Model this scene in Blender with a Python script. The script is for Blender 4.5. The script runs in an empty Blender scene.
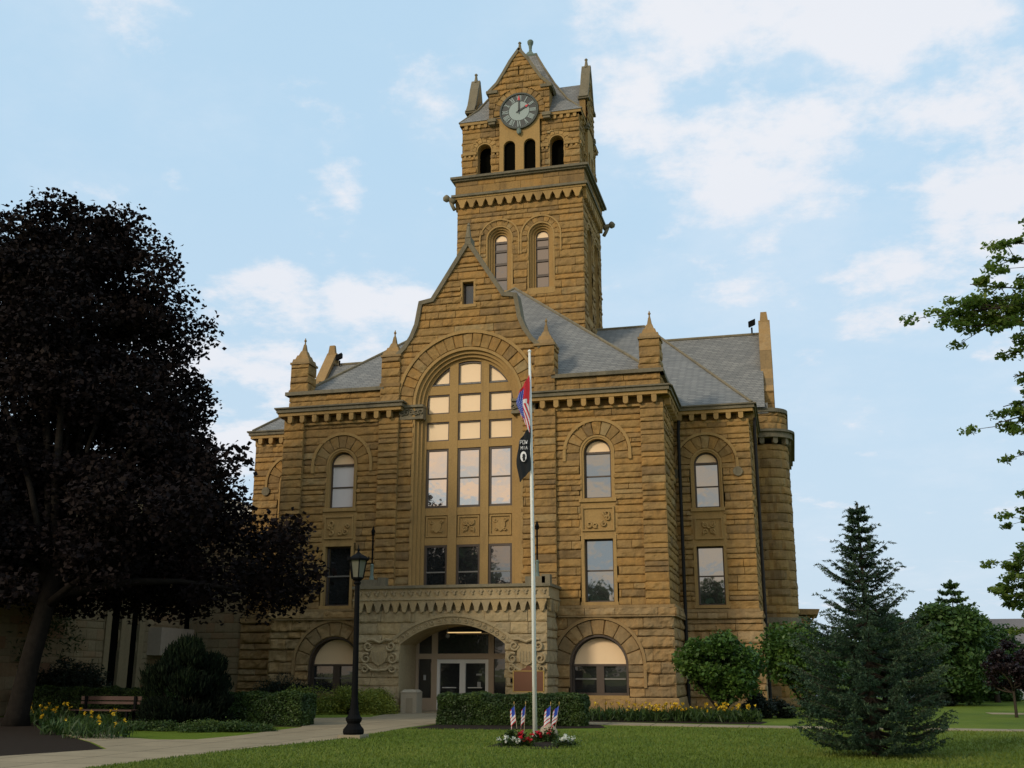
import bpy, math, random
import numpy as np
from mathutils import Vector, Matrix, noise

SC = bpy.context.scene
COL = SC.collection
rnd = random.Random(7)
npr = np.random.default_rng(11)
R = math.radians

# ------------------------------------------------------------------ tags
def tag(o, label=None, cat=None, group=None, kind=None):
    if label: o['label'] = label
    if cat: o['category'] = cat
    if group: o['group'] = group
    if kind: o['kind'] = kind
    return o

def empty(name, loc, label=None, cat=None, group=None, rz=0):
    o = bpy.data.objects.new(name, None)
    COL.objects.link(o)
    o.location = loc
    o.rotation_euler = (0, 0, rz)
    o.empty_display_size = .2
    return tag(o, label, cat, group)

def kids(o):
    return [c for c in bpy.data.objects if c.parent == o]

def copy_tree(o, parent=None):
    ch = kids(o)
    c = o.copy()
    COL.objects.link(c)
    c.parent = parent
    for k in ch:
        copy_tree(k, c)
    return c

# ------------------------------------------------------------------ materials
def newmat(name):
    m = bpy.data.materials.new(name)
    m.use_nodes = True
    nt = m.node_tree
    nt.nodes.clear()
    out = nt.nodes.new('ShaderNodeOutputMaterial')
    p = nt.nodes.new('ShaderNodeBsdfPrincipled')
    nt.links.new(p.outputs[0], out.inputs[0])
    return m, nt, p, out

def N(nt, typ, **kw):
    n = nt.nodes.new('ShaderNode' + typ)
    for k, v in kw.items():
        if k.startswith('i_'):
            key = k[2:]
            key = int(key) if key.isdigit() else key.replace('_', ' ')
            n.inputs[key].default_value = v
        else:
            setattr(n, k, v)
    return n

def ramp(nt, stops, fac=None):
    n = nt.nodes.new('ShaderNodeValToRGB')
    e = n.color_ramp.elements
    while len(e) < len(stops): e.new(.5)
    for el, (p, c) in zip(e, stops):
        el.position = p
        el.color = (*c, 1)
    if fac is not None: nt.links.new(fac, n.inputs[0])
    return n

def mixc(nt, a, b, f, mode='MIX'):
    n = nt.nodes.new('ShaderNodeMix')
    n.data_type = 'RGBA'
    n.blend_type = mode
    L = nt.links.new
    for sock, v in ((n.inputs[6], a), (n.inputs[7], b), (n.inputs[0], f)):
        if hasattr(v, 'is_output'): L(v, sock)
        elif isinstance(v, tuple): sock.default_value = (*v, 1)
        else: sock.default_value = v
    return n.outputs[2]

def texco(nt, scale=(1, 1, 1), kind='Object'):
    t = nt.nodes.new('ShaderNodeTexCoord')
    mp = nt.nodes.new('ShaderNodeMapping')
    mp.inputs['Scale'].default_value = scale
    nt.links.new(t.outputs[kind], mp.inputs[0])
    return mp.outputs[0]

def noise_n(nt, vec, scale, detail=4, rough=.6):
    n = N(nt, 'TexNoise')
    n.inputs['Scale'].default_value = scale
    n.inputs['Detail'].default_value = detail
    n.inputs['Roughness'].default_value = rough
    nt.links.new(vec, n.inputs['Vector'])
    return n.outputs['Fac']

def bump(nt, p, h, strength=.3, dist=.02):
    b = nt.nodes.new('ShaderNodeBump')
    b.inputs['Strength'].default_value = strength
    b.inputs['Distance'].default_value = dist
    nt.links.new(h, b.inputs['Height'])
    nt.links.new(b.outputs[0], p.inputs['Normal'])

def simple(name, col, rough=.6, metal=0, var=.15, nscale=6, spec=.4, bmp=0):
    m, nt, p, o = newmat(name)
    p.inputs['Roughness'].default_value = rough
    p.inputs['Metallic'].default_value = metal
    p.inputs['Specular IOR Level'].default_value = spec
    v = texco(nt)
    f = noise_n(nt, v, nscale, 5)
    c = mixc(nt, tuple(x * (1 - var) for x in col), tuple(min(1, x * (1 + var)) for x in col), f)
    nt.links.new(c, p.inputs['Base Color'])
    if bmp: bump(nt, p, noise_n(nt, v, nscale * 4, 5), bmp)
    return m

def stone(name, stops, stain=(.085, .065, .042), stainamt=.6, bscale=9, bst=.5):
    """sandstone: a tint per block, blotches, vertical weather stains"""
    m, nt, p, o = newmat(name)
    p.inputs['Roughness'].default_value = .9
    p.inputs['Specular IOR Level'].default_value = .15
    L = nt.links.new
    at = N(nt, 'Attribute'); at.attribute_name = 'tint'
    v = texco(nt)
    n1 = noise_n(nt, v, 1.7, 6, .65)
    ad = N(nt, 'Math', operation='MULTIPLY_ADD'); L(n1, ad.inputs[0]); ad.inputs[1].default_value = .5; 
    sb = N(nt, 'Math', operation='SUBTRACT'); L(at.outputs['Fac'], sb.inputs[0]); sb.inputs[1].default_value = .25
    L(sb.outputs[0], ad.inputs[2])
    r = ramp(nt, stops, ad.outputs[0])
    n2 = noise_n(nt, texco(nt, (1.3, 1.3, .35)), 1.1, 7, .7)
    st = ramp(nt, [(.5, (0, 0, 0)), (.74, (1, 1, 1))], n2)
    ml = N(nt, 'Math', operation='MULTIPLY'); L(st.outputs[0], ml.inputs[0]); ml.inputs[1].default_value = stainamt
    c = mixc(nt, r.outputs[0], stain, ml.outputs[0])
    n4 = noise_n(nt, texco(nt, (5.5, 5.5, .22)), 1.0, 6, .75)
    sk = ramp(nt, [(.55, (0, 0, 0)), (.78, (1, 1, 1))], n4)
    m5 = N(nt, 'Math', operation='MULTIPLY'); L(sk.outputs[0], m5.inputs[0]); m5.inputs[1].default_value = .42
    c = mixc(nt, c, stain, m5.outputs[0])
    n3 = noise_n(nt, v, bscale, 7, .7)
    c = mixc(nt, c, mixc(nt, (.62, .60, .58), (1.25, 1.22, 1.15), n3), 1.0, 'MULTIPLY')
    L(c, p.inputs['Base Color'])
    bump(nt, p, n3, bst, .05)
    return m

M = {}
OCH = [(.0, (.225, .148, .070)), (.3, (.30, .190, .078)), (.5, (.335, .210, .080)), (.75, (.37, .212, .070)), (1., (.33, .238, .115))]
M['stone'] = stone('rock_faced_sandstone', OCH)
M['trim'] = stone('dressed_sandstone', [(0, (.33, .215, .09)), (.5, (.40, .26, .105)), (1, (.44, .275, .105))], stainamt=.35, bscale=14, bst=.2)
M['base'] = stone('base_sandstone', [(0, (.24, .17, .09)), (.35, (.33, .225, .11)), (.7, (.36, .225, .095)), (1., (.38, .29, .17))], stainamt=.45)
M['porch'] = stone('grey_sandstone', [(0, (.35, .275, .165)), (.5, (.42, .33, .195)), (1, (.46, .33, .165))], stain=(.14, .115, .075), stainamt=.45, bscale=10)
M['coping'] = stone('weathered_coping', [(0, (.17, .15, .11)), (.5, (.22, .19, .13)), (1, (.30, .24, .14))], stain=(.07, .07, .055), stainamt=.7)
M['annex'] = stone('annex_ashlar', [(0, (.24, .18, .105)), (.5, (.29, .225, .135)), (.8, (.30, .19, .105)), (1, (.25, .14, .085))], stainamt=.15, bst=.2)
M['frame'] = simple('brown_window_frame', (.075, .052, .036), .5)
M['frame_grey'] = simple('grey_sash_rail', (.20, .185, .16), .5)
M['panel'] = simple('cream_panel', (.90, .64, .37), .4, spec=.5, var=.03)
M['sky_pane'] = simple('pale_sky_reflection', (.74, .70, .68), .12, spec=1., var=.04)  # bright sky reflection put into the pane colour, left upper windows
M['copper'] = simple('verdigris_copper', (.13, .17, .14), .7, var=.3)
M['iron'] = simple('black_iron', (.006, .006, .006), .7, spec=.05)
M['pipe'] = simple('dark_downpipe', (.022, .020, .018), .7, spec=.15)
M['white'] = simple('white_paint', (.78, .77, .70), .4, var=.05)
M['canopy'] = simple('tan_canopy', (.40, .31, .23), .8)
M['paper'] = simple('paper', (.30, .30, .28), .8)
M['alu'] = simple('white_aluminium', (.66, .64, .58), .35, var=.04)
M['tan_paint'] = simple('tan_door_frame', (.36, .27, .18), .5, var=.06)
M['dark'] = simple('painted_interior_dark', (.004, .004, .003), 1, spec=0)  # near-black, the shadow of unlit interiors put into the colour
M['concrete'] = simple('concrete', (.28, .23, .155), .95, var=.16, nscale=2.5, bmp=.2, spec=.1)
def paving():
    m, nt, p, o = newmat('jointed_concrete'); L = nt.links.new
    p.inputs['Roughness'].default_value = .95; p.inputs['Specular IOR Level'].default_value = .1
    v = texco(nt)
    br = N(nt, 'TexBrick'); br.offset = 0
    for k, x in (('Scale', 1), ('Brick Width', 1.5), ('Row Height', 1.5), ('Mortar Size', .018)): br.inputs[k].default_value = x
    br.inputs['Color1'].default_value = (.29, .235, .155, 1); br.inputs['Color2'].default_value = (.33, .265, .175, 1); br.inputs['Mortar'].default_value = (.10, .08, .055, 1)
    L(v, br.inputs['Vector'])
    n = noise_n(nt, v, 1.1, 8, .7); n2 = noise_n(nt, v, 18, 5, .7)
    c = mixc(nt, br.outputs['Color'], mixc(nt, (.62, .60, .56), (1.3, 1.28, 1.22), n), 1., 'MULTIPLY')
    c = mixc(nt, c, mixc(nt, (.8, .8, .8), (1.15, 1.15, 1.15), n2), 1., 'MULTIPLY')
    L(c, p.inputs['Base Color']); bump(nt, p, n2, .3, .02)
    return m
M['paving'] = paving()
M['bronze'] = simple('brown_marker_plate', (.16, .062, .028), .5, var=.1)
M['gold'] = simple('gold_trim', (.45, .28, .07), .4)
M['red'] = simple('red_paint', (.55, .02, .03), .5)
M['blue'] = simple('flag_blue', (.03, .07, .42), .7)
M['flagwhite'] = simple('flag_white', (.75, .74, .74), .7)
M['flagblack'] = simple('flag_black', (.012, .014, .016), .8)
M['mulch'] = simple('mulch', (.026, .018, .012), .95, var=.5, nscale=14, bmp=.8, spec=.1)
M['asphalt'] = simple('asphalt', (.11, .105, .10), .9, var=.1)
M['bark'] = simple('bark', (.050, .040, .030), 1, spec=.05, var=.45, nscale=7, bmp=.9)
M['bark_dark'] = simple('dark_bark', (.017, .014, .011), 1, spec=.05, var=.6, nscale=7, bmp=.9)
M['wood'] = simple('red_brown_wood', (.075, .036, .024), .6, var=.2)
M['dialwhite'] = simple('dial_white', (.27, .33, .31), .5, var=.05)
M['clockrim'] = simple('dark_green_rim', (.045, .055, .045), .6)
M['dialdark'] = simple('dial_dark', (.030, .036, .034), .5)
M['house'] = simple('pale_siding', (.55, .53, .50), .8, var=.06)
M['houseroof'] = simple('house_roof', (.16, .14, .13), .9)
M['binstone'] = simple('pebbled_concrete', (.36, .30, .21), .95, var=.3, nscale=30, bmp=.6)
M['lampglass'] = simple('frosted_lamp_glass', (.13, .125, .095), .2, spec=.5)

def foliage(name, a, b, c, rough=.55, trans=.25):
    m, nt, p, o = newmat(name)
    L = nt.links.new
    at = N(nt, 'Attribute'); at.attribute_name = 'tint'
    r = ramp(nt, [(0, a), (.55, b), (1, c)], at.outputs['Fac'])
    L(r.outputs[0], p.inputs['Base Color'])
    p.inputs['Roughness'].default_value = rough
    p.inputs['Specular IOR Level'].default_value = .3 if rough < .7 else .08
    if trans:
        t = nt.nodes.new('ShaderNodeBsdfTranslucent')
        L(r.outputs[0], t.inputs[0])
        mx = nt.nodes.new('ShaderNodeMixShader')
        mx.inputs[0].default_value = trans
        L(p.outputs[0], mx.inputs[1]); L(t.outputs[0], mx.inputs[2])
        L(mx.outputs[0], o.inputs[0])
    return m

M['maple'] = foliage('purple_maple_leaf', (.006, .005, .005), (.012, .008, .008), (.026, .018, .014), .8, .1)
M['plum'] = foliage('plum_leaf', (.010, .006, .007), (.017, .009, .010), (.030, .015, .014), .5, .15)
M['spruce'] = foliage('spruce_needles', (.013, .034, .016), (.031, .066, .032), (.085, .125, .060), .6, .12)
M['yew'] = foliage('yew_needles', (.006, .011, .006), (.012, .020, .009), (.022, .034, .014), .6, .1)
M['yewdark'] = foliage('dark_yew_needles', (.004, .007, .004), (.008, .014, .006), (.018, .028, .010), .8, .08)
M['hedge'] = foliage('box_leaf', (.022, .042, .010), (.044, .078, .015), (.10, .145, .028), .5, .2)
M['spirea'] = foliage('spirea_leaf', (.09, .12, .018), (.20, .23, .030), (.34, .33, .05), .5, .25)
M['magnolia'] = foliage('magnolia_leaf', (.03, .07, .012), (.068, .135, .024), (.16, .25, .045), .45, .3)
M['maplegreen'] = foliage('green_maple_leaf', (.07, .12, .02), (.14, .21, .035), (.24, .30, .06), .5, .6)
M['roundtree'] = foliage('linden_leaf', (.026, .062, .014), (.055, .11, .024), (.10, .165, .038), .55, .25)
M['willow'] = foliage('willow_leaf', (.03, .045, .012), (.05, .075, .018), (.08, .11, .028), .55, .3)
M['lilyleaf'] = foliage('lily_leaf', (.02, .045, .008), (.04, .075, .014), (.07, .11, .02), .5, .3)
M['yellow'] = foliage('yellow_petal', (.55, .33, .015), (.75, .48, .02), (.85, .62, .06), .6, .3)
M['redflower'] = foliage('red_petal', (.40, .01, .015), (.58, .015, .03), (.62, .03, .09), .6, .2)
M['whiteflower'] = foliage('white_petal', (.55, .58, .45), (.72, .72, .62), (.8, .8, .75), .6, .3)
M['grass'] = foliage('grass_blade', (.080, .120, .014), (.125, .170, .021), (.19, .215, .040), .6, .3)

# slate
def slate():
    m, nt, p, o = newmat('grey_slate')
    L = nt.links.new
    p.inputs['Roughness'].default_value = .7
    t = nt.nodes.new('ShaderNodeTexCoord')
    sx = nt.nodes.new('ShaderNodeSeparateXYZ'); L(t.outputs['Object'], sx.inputs[0])
    a = N(nt, 'Math', operation='ADD'); L(sx.outputs[0], a.inputs[0]); L(sx.outputs[1], a.inputs[1])
    cb = nt.nodes.new('ShaderNodeCombineXYZ'); L(a.outputs[0], cb.inputs[0]); L(sx.outputs[2], cb.inputs[1])
    br = N(nt, 'TexBrick')
    br.inputs['Scale'].default_value = 1
    br.inputs['Brick Width'].default_value = .34
    br.inputs['Row Height'].default_value = .12
    br.inputs['Mortar Size'].default_value = .012
    br.inputs['Color1'].default_value = (.165, .16, .146, 1)
    br.inputs['Color2'].default_value = (.235, .225, .203, 1)
    br.inputs['Mortar'].default_value = (.07, .07, .066, 1)
    L(cb.outputs[0], br.inputs['Vector'])
    n = noise_n(nt, texco(nt, (.5, .5, 1.2)), 1.6, 6, .7)
    c = mixc(nt, br.outputs['Color'], mixc(nt, (.72, .72, .73), (1.25, 1.24, 1.2), n), 1.0, 'MULTIPLY')
    L(c, p.inputs['Base Color'])
    bump(nt, p, br.outputs['Fac'], -.5, .02)
    return m
M['slate'] = slate()

def glass(tint=(.78, .77, .76)):
    m, nt, p, o = newmat('window_glass')
    L = nt.links.new
    p.inputs['Base Color'].default_value = (.02, .022, .022, 1)
    p.inputs['Roughness'].default_value = .1
    g = nt.nodes.new('ShaderNodeBsdfGlossy')
    g.inputs['Color'].default_value = (*tint, 1)
    g.inputs['Roughness'].default_value = .02
    # slightly wavy old glass
    v = texco(nt)
    b = nt.nodes.new('ShaderNodeBump'); b.inputs['Strength'].default_value = .25; b.inputs['Distance'].default_value = .01
    L(noise_n(nt, v, 1.4, 2), b.inputs['Height']); L(b.outputs[0], g.inputs['Normal'])
    mx = nt.nodes.new('ShaderNodeMixShader'); mx.inputs[0].default_value = GLASS_MIX
    L(p.outputs[0], mx.inputs[1]); L(g.outputs[0], mx.inputs[2]); L(mx.outputs[0], o.inputs[0])
    return m
GLASS_MIX = .70
M['glass'] = glass()
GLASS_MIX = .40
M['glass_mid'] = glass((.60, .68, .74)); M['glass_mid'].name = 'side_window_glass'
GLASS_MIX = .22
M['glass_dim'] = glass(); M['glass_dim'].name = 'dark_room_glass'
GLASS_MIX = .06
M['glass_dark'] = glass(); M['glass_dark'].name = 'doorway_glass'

# lawn
def lawn():
    m, nt, p, o = newmat('mown_lawn')
    L = nt.links.new
    p.inputs['Roughness'].default_value = .9
    p.inputs['Specular IOR Level'].default_value = .1
    v = texco(nt)
    n1 = noise_n(nt, v, .16, 5, .6)
    n2 = noise_n(nt, v, 2.2, 6, .7)
    n3 = noise_n(nt, v, 30, 3, .8)
    c = ramp(nt, [(.32, (.080, .118, .014)), (.5, (.118, .160, .019)), (.68, (.175, .200, .034))], n1)
    c2 = mixc(nt, c.outputs[0], mixc(nt, (.6, .65, .6), (1.4, 1.35, 1.2), n2), 1., 'MULTIPLY')
    c3 = mixc(nt, c2, mixc(nt, (.55, .6, .5), (1.4, 1.4, 1.3), n3), 1., 'MULTIPLY')
    L(c3, p.inputs['Base Color'])
    bump(nt, p, n3, .7, .04)
    return m
M['lawn'] = lawn()

def emit(name, col, s):
    m, nt, p, o = newmat(name)
    p.inputs['Emission Color'].default_value = (*col, 1)
    p.inputs['Emission Strength'].default_value = s
    p.inputs['Base Color'].default_value = (*col, 1)
    return m
M['tube'] = emit('warm_fluorescent', (1., .66, .28), .75)
M['bulb'] = emit('warm_bulb', (1., .8, .5), 1.2)

# ------------------------------------------------------------------ mesh builder
class MB:
    def __init__(s):
        s.v = []; s.f = []; s.t = []; s.m = []; s.mi = 0; s.tint = .5
    def add(s, vs, fs, t=None, mi=None):
        b = len(s.v)
        s.v += [tuple(x) for x in vs]
        tt = s.tint if t is None else t
        mm = s.mi if mi is None else mi
        for f in fs:
            s.f.append(tuple(b + i for i in f)); s.t.append(tt); s.m.append(mm)
    def hexa(s, p, t=None):      # 8 points: bottom 4 ccw, top 4
        s.add(p, [(3, 2, 1, 0), (4, 5, 6, 7), (0, 1, 5, 4), (1, 2, 6, 5), (2, 3, 7, 6), (3, 0, 4, 7)], t)
    def box(s, x0, x1, y0, y1, z0, z1, t=None):
        s.hexa([(x0, y0, z0), (x1, y0, z0), (x1, y1, z0), (x0, y1, z0), (x0, y0, z1), (x1, y0, z1), (x1, y1, z1), (x0, y1, z1)], t)
    def loft(s, rings, cap=True, t=None):
        n = len(rings[0]); vs = [p for r in rings for p in r]; fs = []
        for k in range(len(rings) - 1):
            for i in range(n):
                j = (i + 1) % n
                fs.append((k * n + i, k * n + j, (k + 1) * n + j, (k + 1) * n + i))
        if cap:
            fs.append(tuple(reversed(range(n)))); fs.append(tuple((len(rings) - 1) * n + i for i in range(n)))
        s.add(vs, fs, t)
    def lathe(s, prof, c=(0, 0, 0), seg=16, t=None, rot=0):
        s.loft([[(c[0] + r * math.cos(rot + 2 * math.pi * i / seg), c[1] + r * math.sin(rot + 2 * math.pi * i / seg), c[2] + z) for i in range(seg)] for r, z in prof], True, t)
    def tube(s, pts, rad, seg=8, t=None):
        pts = [Vector(p) for p in pts]; rings = []
        for i, p in enumerate(pts):
            d = (pts[min(i + 1, len(pts) - 1)] - pts[max(i - 1, 0)]).normalized()
            a = d.orthogonal().normalized() if i == 0 else (a - d * a.dot(d)).normalized()
            b = d.cross(a)
            r = rad[i] if hasattr(rad, '__len__') else rad
            rings.append([p + (a * math.cos(2 * math.pi * k / seg) + b * math.sin(2 * math.pi * k / seg)) * r for k in range(seg)])
        s.loft(rings, True, t)
    def build(s, name, mat, parent=None, smooth=False, loc=(0, 0, 0)):
        me = bpy.data.meshes.new(name)
        me.from_pydata(s.v, [], s.f)
        for mt in (mat if isinstance(mat, (list, tuple)) else [mat]): me.materials.append(mt)
        a = me.attributes.new('tint', 'FLOAT', 'FACE')
        a.data.foreach_set('value', s.t)
        if any(s.m): me.polygons.foreach_set('material_index', s.m)
        if smooth: me.polygons.foreach_set('use_smooth', [True] * len(s.f))
        me.update()
        o = bpy.data.objects.new(name, me)
        COL.objects.link(o); o.location = loc
        if parent: o.parent = parent
        return o

class Walls(MB):
    """each wall face sheet() puts in becomes an object of its own"""
    def __init__(s, name, mat, parent): super().__init__(); s.a = (name, mat, parent)
    def flush(s):
        if s.f: MB.build(s, *s.a); s.v, s.f, s.t, s.m = [], [], [], []
    def build(s, *a, **k): s.flush()

class Fr:
    """wall frame: s along the wall, z up, o outward"""
    def __init__(f, p, e, n): f.p = Vector(p); f.e = Vector(e); f.n = Vector(n)
    def __call__(f, s, z, o=0): 
        q = f.p + f.e * s + f.n * o
        return (q.x, q.y, q.z + z)
def FRONT(d=0, o=0): return Fr((0, d, 0), (1, 0, 0), (0, -1, 0))
def RIGHT(u, d0=0): return Fr((u, d0, 0), (0, 1, 0), (1, 0, 0))
def LEFT(u, d0=0): return Fr((u, d0, 0), (0, -1, 0), (-1, 0, 0))
def BACK(d): return Fr((0, d, 0), (-1, 0, 0), (0, 1, 0))

def fbox(mb, fr, s0, s1, z0, z1, o0, o1, t=None):
    mb.hexa([fr(s0, z0, o1), fr(s1, z0, o1), fr(s1, z0, o0), fr(s0, z0, o0), fr(s0, z1, o1), fr(s1, z1, o1), fr(s1, z1, o0), fr(s0, z1, o0)], t)

def fpoly(mb, fr, pts, o0, o1, t=None):
    """extruded polygon in the wall plane, pts ccw seen from outside"""
    n = len(pts)
    vs = [fr(a, b, o1) for a, b in pts] + [fr(a, b, o0) for a, b in pts]
    fs = [tuple(range(n)), tuple(reversed(range(n, 2 * n)))] + [(i, i + n, (i + 1) % n + n, (i + 1) % n) for i in range(n)]
    mb.add(vs, fs, t)

def arcpts(c, zc, r, a0, a1, n):
    return [(c + r * math.cos(a0 + (a1 - a0) * i / n), zc + r * math.sin(a0 + (a1 - a0) * i / n)) for i in range(n + 1)]

def band(mb, fr, c, zc, r0, r1, zb, o0, o1, n=20, a0=0, a1=math.pi, t=None):
    """arched band with straight legs down to zb"""
    A = arcpts(c, zc, r0, a0, a1, n); B = arcpts(c, zc, r1, a0, a1, n)
    if zb is not None and zb < zc:
        A = [(c + r0, zb)] + A + [(c - r0, zb)]; B = [(c + r1, zb)] + B + [(c - r1, zb)]
    m = len(A)
    vs = [fr(*p, o1) for p in A] + [fr(*p, o1) for p in B] + [fr(*p, o0) for p in A] + [fr(*p, o0) for p in B]
    fs = []
    for i in range(m - 1):
        fs += [(i, m + i, m + i + 1, i + 1), (2 * m + i, 2 * m + i + 1, 3 * m + i + 1, 3 * m + i),
               (i, i + 1, 2 * m + i + 1, 2 * m + i), (m + i, 3 * m + i, 3 * m + i + 1, m + i + 1)]
    fs += [(0, 2 * m, 3 * m, m), (m - 1, 2 * m - 1, 4 * m - 1, 3 * m - 1)]
    mb.add(vs, fs, t)

def rock(x, y, z, k=3.1):
    return noise.fractal((x * k, y * k, z * k), 1.0, 2.0, 3)

def voussoirs(mb, fr, c, zc, r0, r1, a0, a1, n, o=.06, seed=0):
    rg = random.Random(seed)
    for k in range(n):
        b0 = a0 + (a1 - a0) * k / n; b1 = a0 + (a1 - a0) * (k + 1) / n
        g = .012
        t = rg.random(); hh = o * rg.uniform(.8, 1.4)
        NR, NA = 5, 4
        vs = []
        for i in range(NR + 1):
            for j in range(NA + 1):
                r = r0 + (r1 - r0) * [0, .06, .35, .65, .94, 1][i]
                a = b0 + (b1 - b0) * [0, .08, .5, .92, 1][j]
                edge = i in (0, NR) or j in (0, NA)
                x, z = c + r * math.cos(a), zc + r * math.sin(a)
                p = fr(x, z, 0)
                h = 0 if edge else hh * (.8 + .7 * rock(p[0], p[1] + seed, p[2]))
                vs.append(fr(x, z, h))
        fs = []
        for i in range(NR):
            for j in range(NA):
                q = i * (NA + 1) + j
                fs.append((q, q + NA + 1, q + NA + 2, q + 1))
        mb.add(vs, fs, t)

def sheet(mb, fr, s0, s1, z0, z1, hole=None, ch=.325, blk=(.6, 2.1), bulge=.062, seed=1, ends=(True, True), rough=1.0, step=.10, keep=None, tshift=0, o=0):
    """rock-faced ashlar: every block is its own bulging panel"""
    if isinstance(mb, Walls): mb.flush()
    rg = random.Random(seed)
    z = z0
    tall = True
    while z < z1 - .02:
        h = ch * (rg.uniform(1.0, 1.25) if rg.random() < .6 else rg.uniform(.6, .8))
        zt = min(z + h, z1)
        if z1 - zt < .14: zt = z1
        s = s0
        while s < s1 - .01:
            w = rg.uniform(*blk)
            se = s + w
            if s1 - se < blk[0] * .7: se = s1
            se = min(se, s1)
            t = min(1, max(0, rg.gauss(.48, .22) + tshift))
            bb = bulge * rg.uniform(.75, 1.35)
            nx = max(2, int((se - s) / step))
            xs = [0, .012] + [(se - s) * i / nx for i in range(1, nx)] + [se - s - .012, se - s]
            H = zt - z
            ks = [0, .06, .18, .38, .6, .8, .93, 1]
            idx = {}
            vs = []; fs = []
            def vid(i, j):
                if (i, j) in idx: return idx[(i, j)]
                x = s + xs[i]; zz = z + H * ks[j]
                le = i == 0; re = i == len(xs) - 1
                cl = le and s == s0 and ends[0]; cr = re and se == s1 and ends[1]
                if j in (0, 7) or (le and not cl) or (re and not cr): oo = 0.0
                else:
                    prof = (0, .8, 1.15, 1.1, .95, .8, .55, 0)[j]
                    p = fr(x, zz, 0)
                    oo = bb * (prof + rough * .80 * rock(p[0], p[1], p[2]))
                    oo = max(oo, .006)
                    if cl: x -= bulge * .8
                    if cr: x += bulge * .8
                    if cl or cr: oo = bulge * .8
                vs.append(fr(x, zz, oo + o)); idx[(i, j)] = len(vs) - 1
                return idx[(i, j)]
            for i in range(len(xs) - 1):
                xm = s + (xs[i] + xs[i + 1]) / 2
                for j in range(7):
                    zm = z + H * (ks[j] + ks[j + 1]) / 2
                    if hole and hole(xm, zm): continue
                    if keep and not keep(xm, zm): continue
                    fs.append((vid(i, j), vid(i + 1, j), vid(i + 1, j + 1), vid(i, j + 1)))
            if fs: mb.add(vs, fs, t)
            s = se
        z = zt

def hole_rect(a, b, c, d): return lambda s, z: a < s < b and c < z < d
def hole_arch(c, r, zc, zb): return lambda s, z: (abs(s - c) < r and zb < z <= zc) or (z > zc and (s - c) ** 2 + (z - zc) ** 2 < r * r)
def anyof(*h): return lambda s, z: any(q(s, z) for q in h)

def corbels(mb, fr, s0, s1, z0, z1, n, o, w=.26, round_=True):
    for k in range(n):
        c = s0 + (s1 - s0) * (k + .5) / n
        if round_:
            fpoly(mb, fr, [(c - w / 2, z1), (c - w / 2, z0 + w * .4)] + [(c + w / 2 * math.cos(a), z0 + w * .4 + w * .45 * math.sin(a)) for a in [math.pi + math.pi * i / 6 for i in range(1, 6)]] + [(c + w / 2, z0 + w * .4), (c + w / 2, z1)], 0, o, rnd.random())
        else:
            hw = (s1 - s0) / n / 2; H_ = z1 - z0
            fpoly(mb, fr, [(c - hw * .99, z1), (c - hw * .99, z0 + H_ * .80), (c - hw * .80, z0 + H_ * .66), (c - hw * .52, z0 + H_ * .36), (c - hw * .46, z0 + H_ * .16), (c - hw * .25, z0), (c + hw * .25, z0), (c + hw * .46, z0 + H_ * .16), (c + hw * .52, z0 + H_ * .36), (c + hw * .80, z0 + H_ * .66), (c + hw * .99, z0 + H_ * .80), (c + hw * .99, z1)], 0, o, rnd.random())

# ------------------------------------------------------------------ windows (part of the building; panes etc. sub-parts)
def pane(mb, fr, s0, s1, z0, z1, o):
    mb.add([fr(s0, z0, o), fr(s1, z0, o), fr(s1, z1, o), fr(s0, z1, o)], [(0, 1, 2, 3)])

def panes(fr, lst, mat, parent, name='pane'):
    for q in lst:
        g = MB(); pane(g, fr, *q); g.build(name, mat, parent)

def half_disc(mb, fr, c, zc, r, zlow, o, seg=20):
    a = math.asin(max(-1, min(1, (zlow - zc) / r)))
    pts = arcpts(c, zc, r, a, math.pi - a, seg)
    mb.add([fr(*p, o) for p in pts], [tuple(range(len(pts)))])

def arched_window(B, fr, c, zc, r, zb, ztr, zmid, depth=.30, lit=True, gl='glass', sur=.16, blind=False):
    """sash window under a round head: sandstone surround, brown frame, cream lunette, two panes"""
    f = MB()
    band(f, fr, c, zc, r - .075, r, zb, -depth, -depth + .09)
    fbox(f, fr, c - r, c + r, zb, zb + .08, -depth, -depth + .10)
    fbox(f, fr, c - r + .05, c + r - .05, ztr - .05, ztr + .05, -depth, -depth + .11)
    fbox(f, fr, c - r + .07, c + r - .07, zmid - .03, zmid + .03, -depth, -depth + .07)
    w = f.build('window', M['frame'], B)
    s = MB()
    band(s, fr, c, zc, r, r + sur * .5, zb, -depth - .02, .01)
    band(s, fr, c, zc, r + sur * .5, r + sur, zb, -.12, .05)
    s.build('window_surround', M['trim'], w)
    sl = MB(); fbox(sl, fr, c - r - sur - .05, c + r + sur + .05, zb - .16, zb, -depth, .12); sl.build('sill', M['trim'], w)
    panes(fr, [(c - r + .05, c + r - .05, zb + .06, zmid, -depth + .03), (c - r + .05, c + r - .05, zmid, ztr, -depth + .035)], M[gl], w)
    g = MB(); half_disc(g, fr, c, zc, r - .05, ztr, -depth + .05); g.build('blind_panel', M['panel'], w)
    return w

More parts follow.
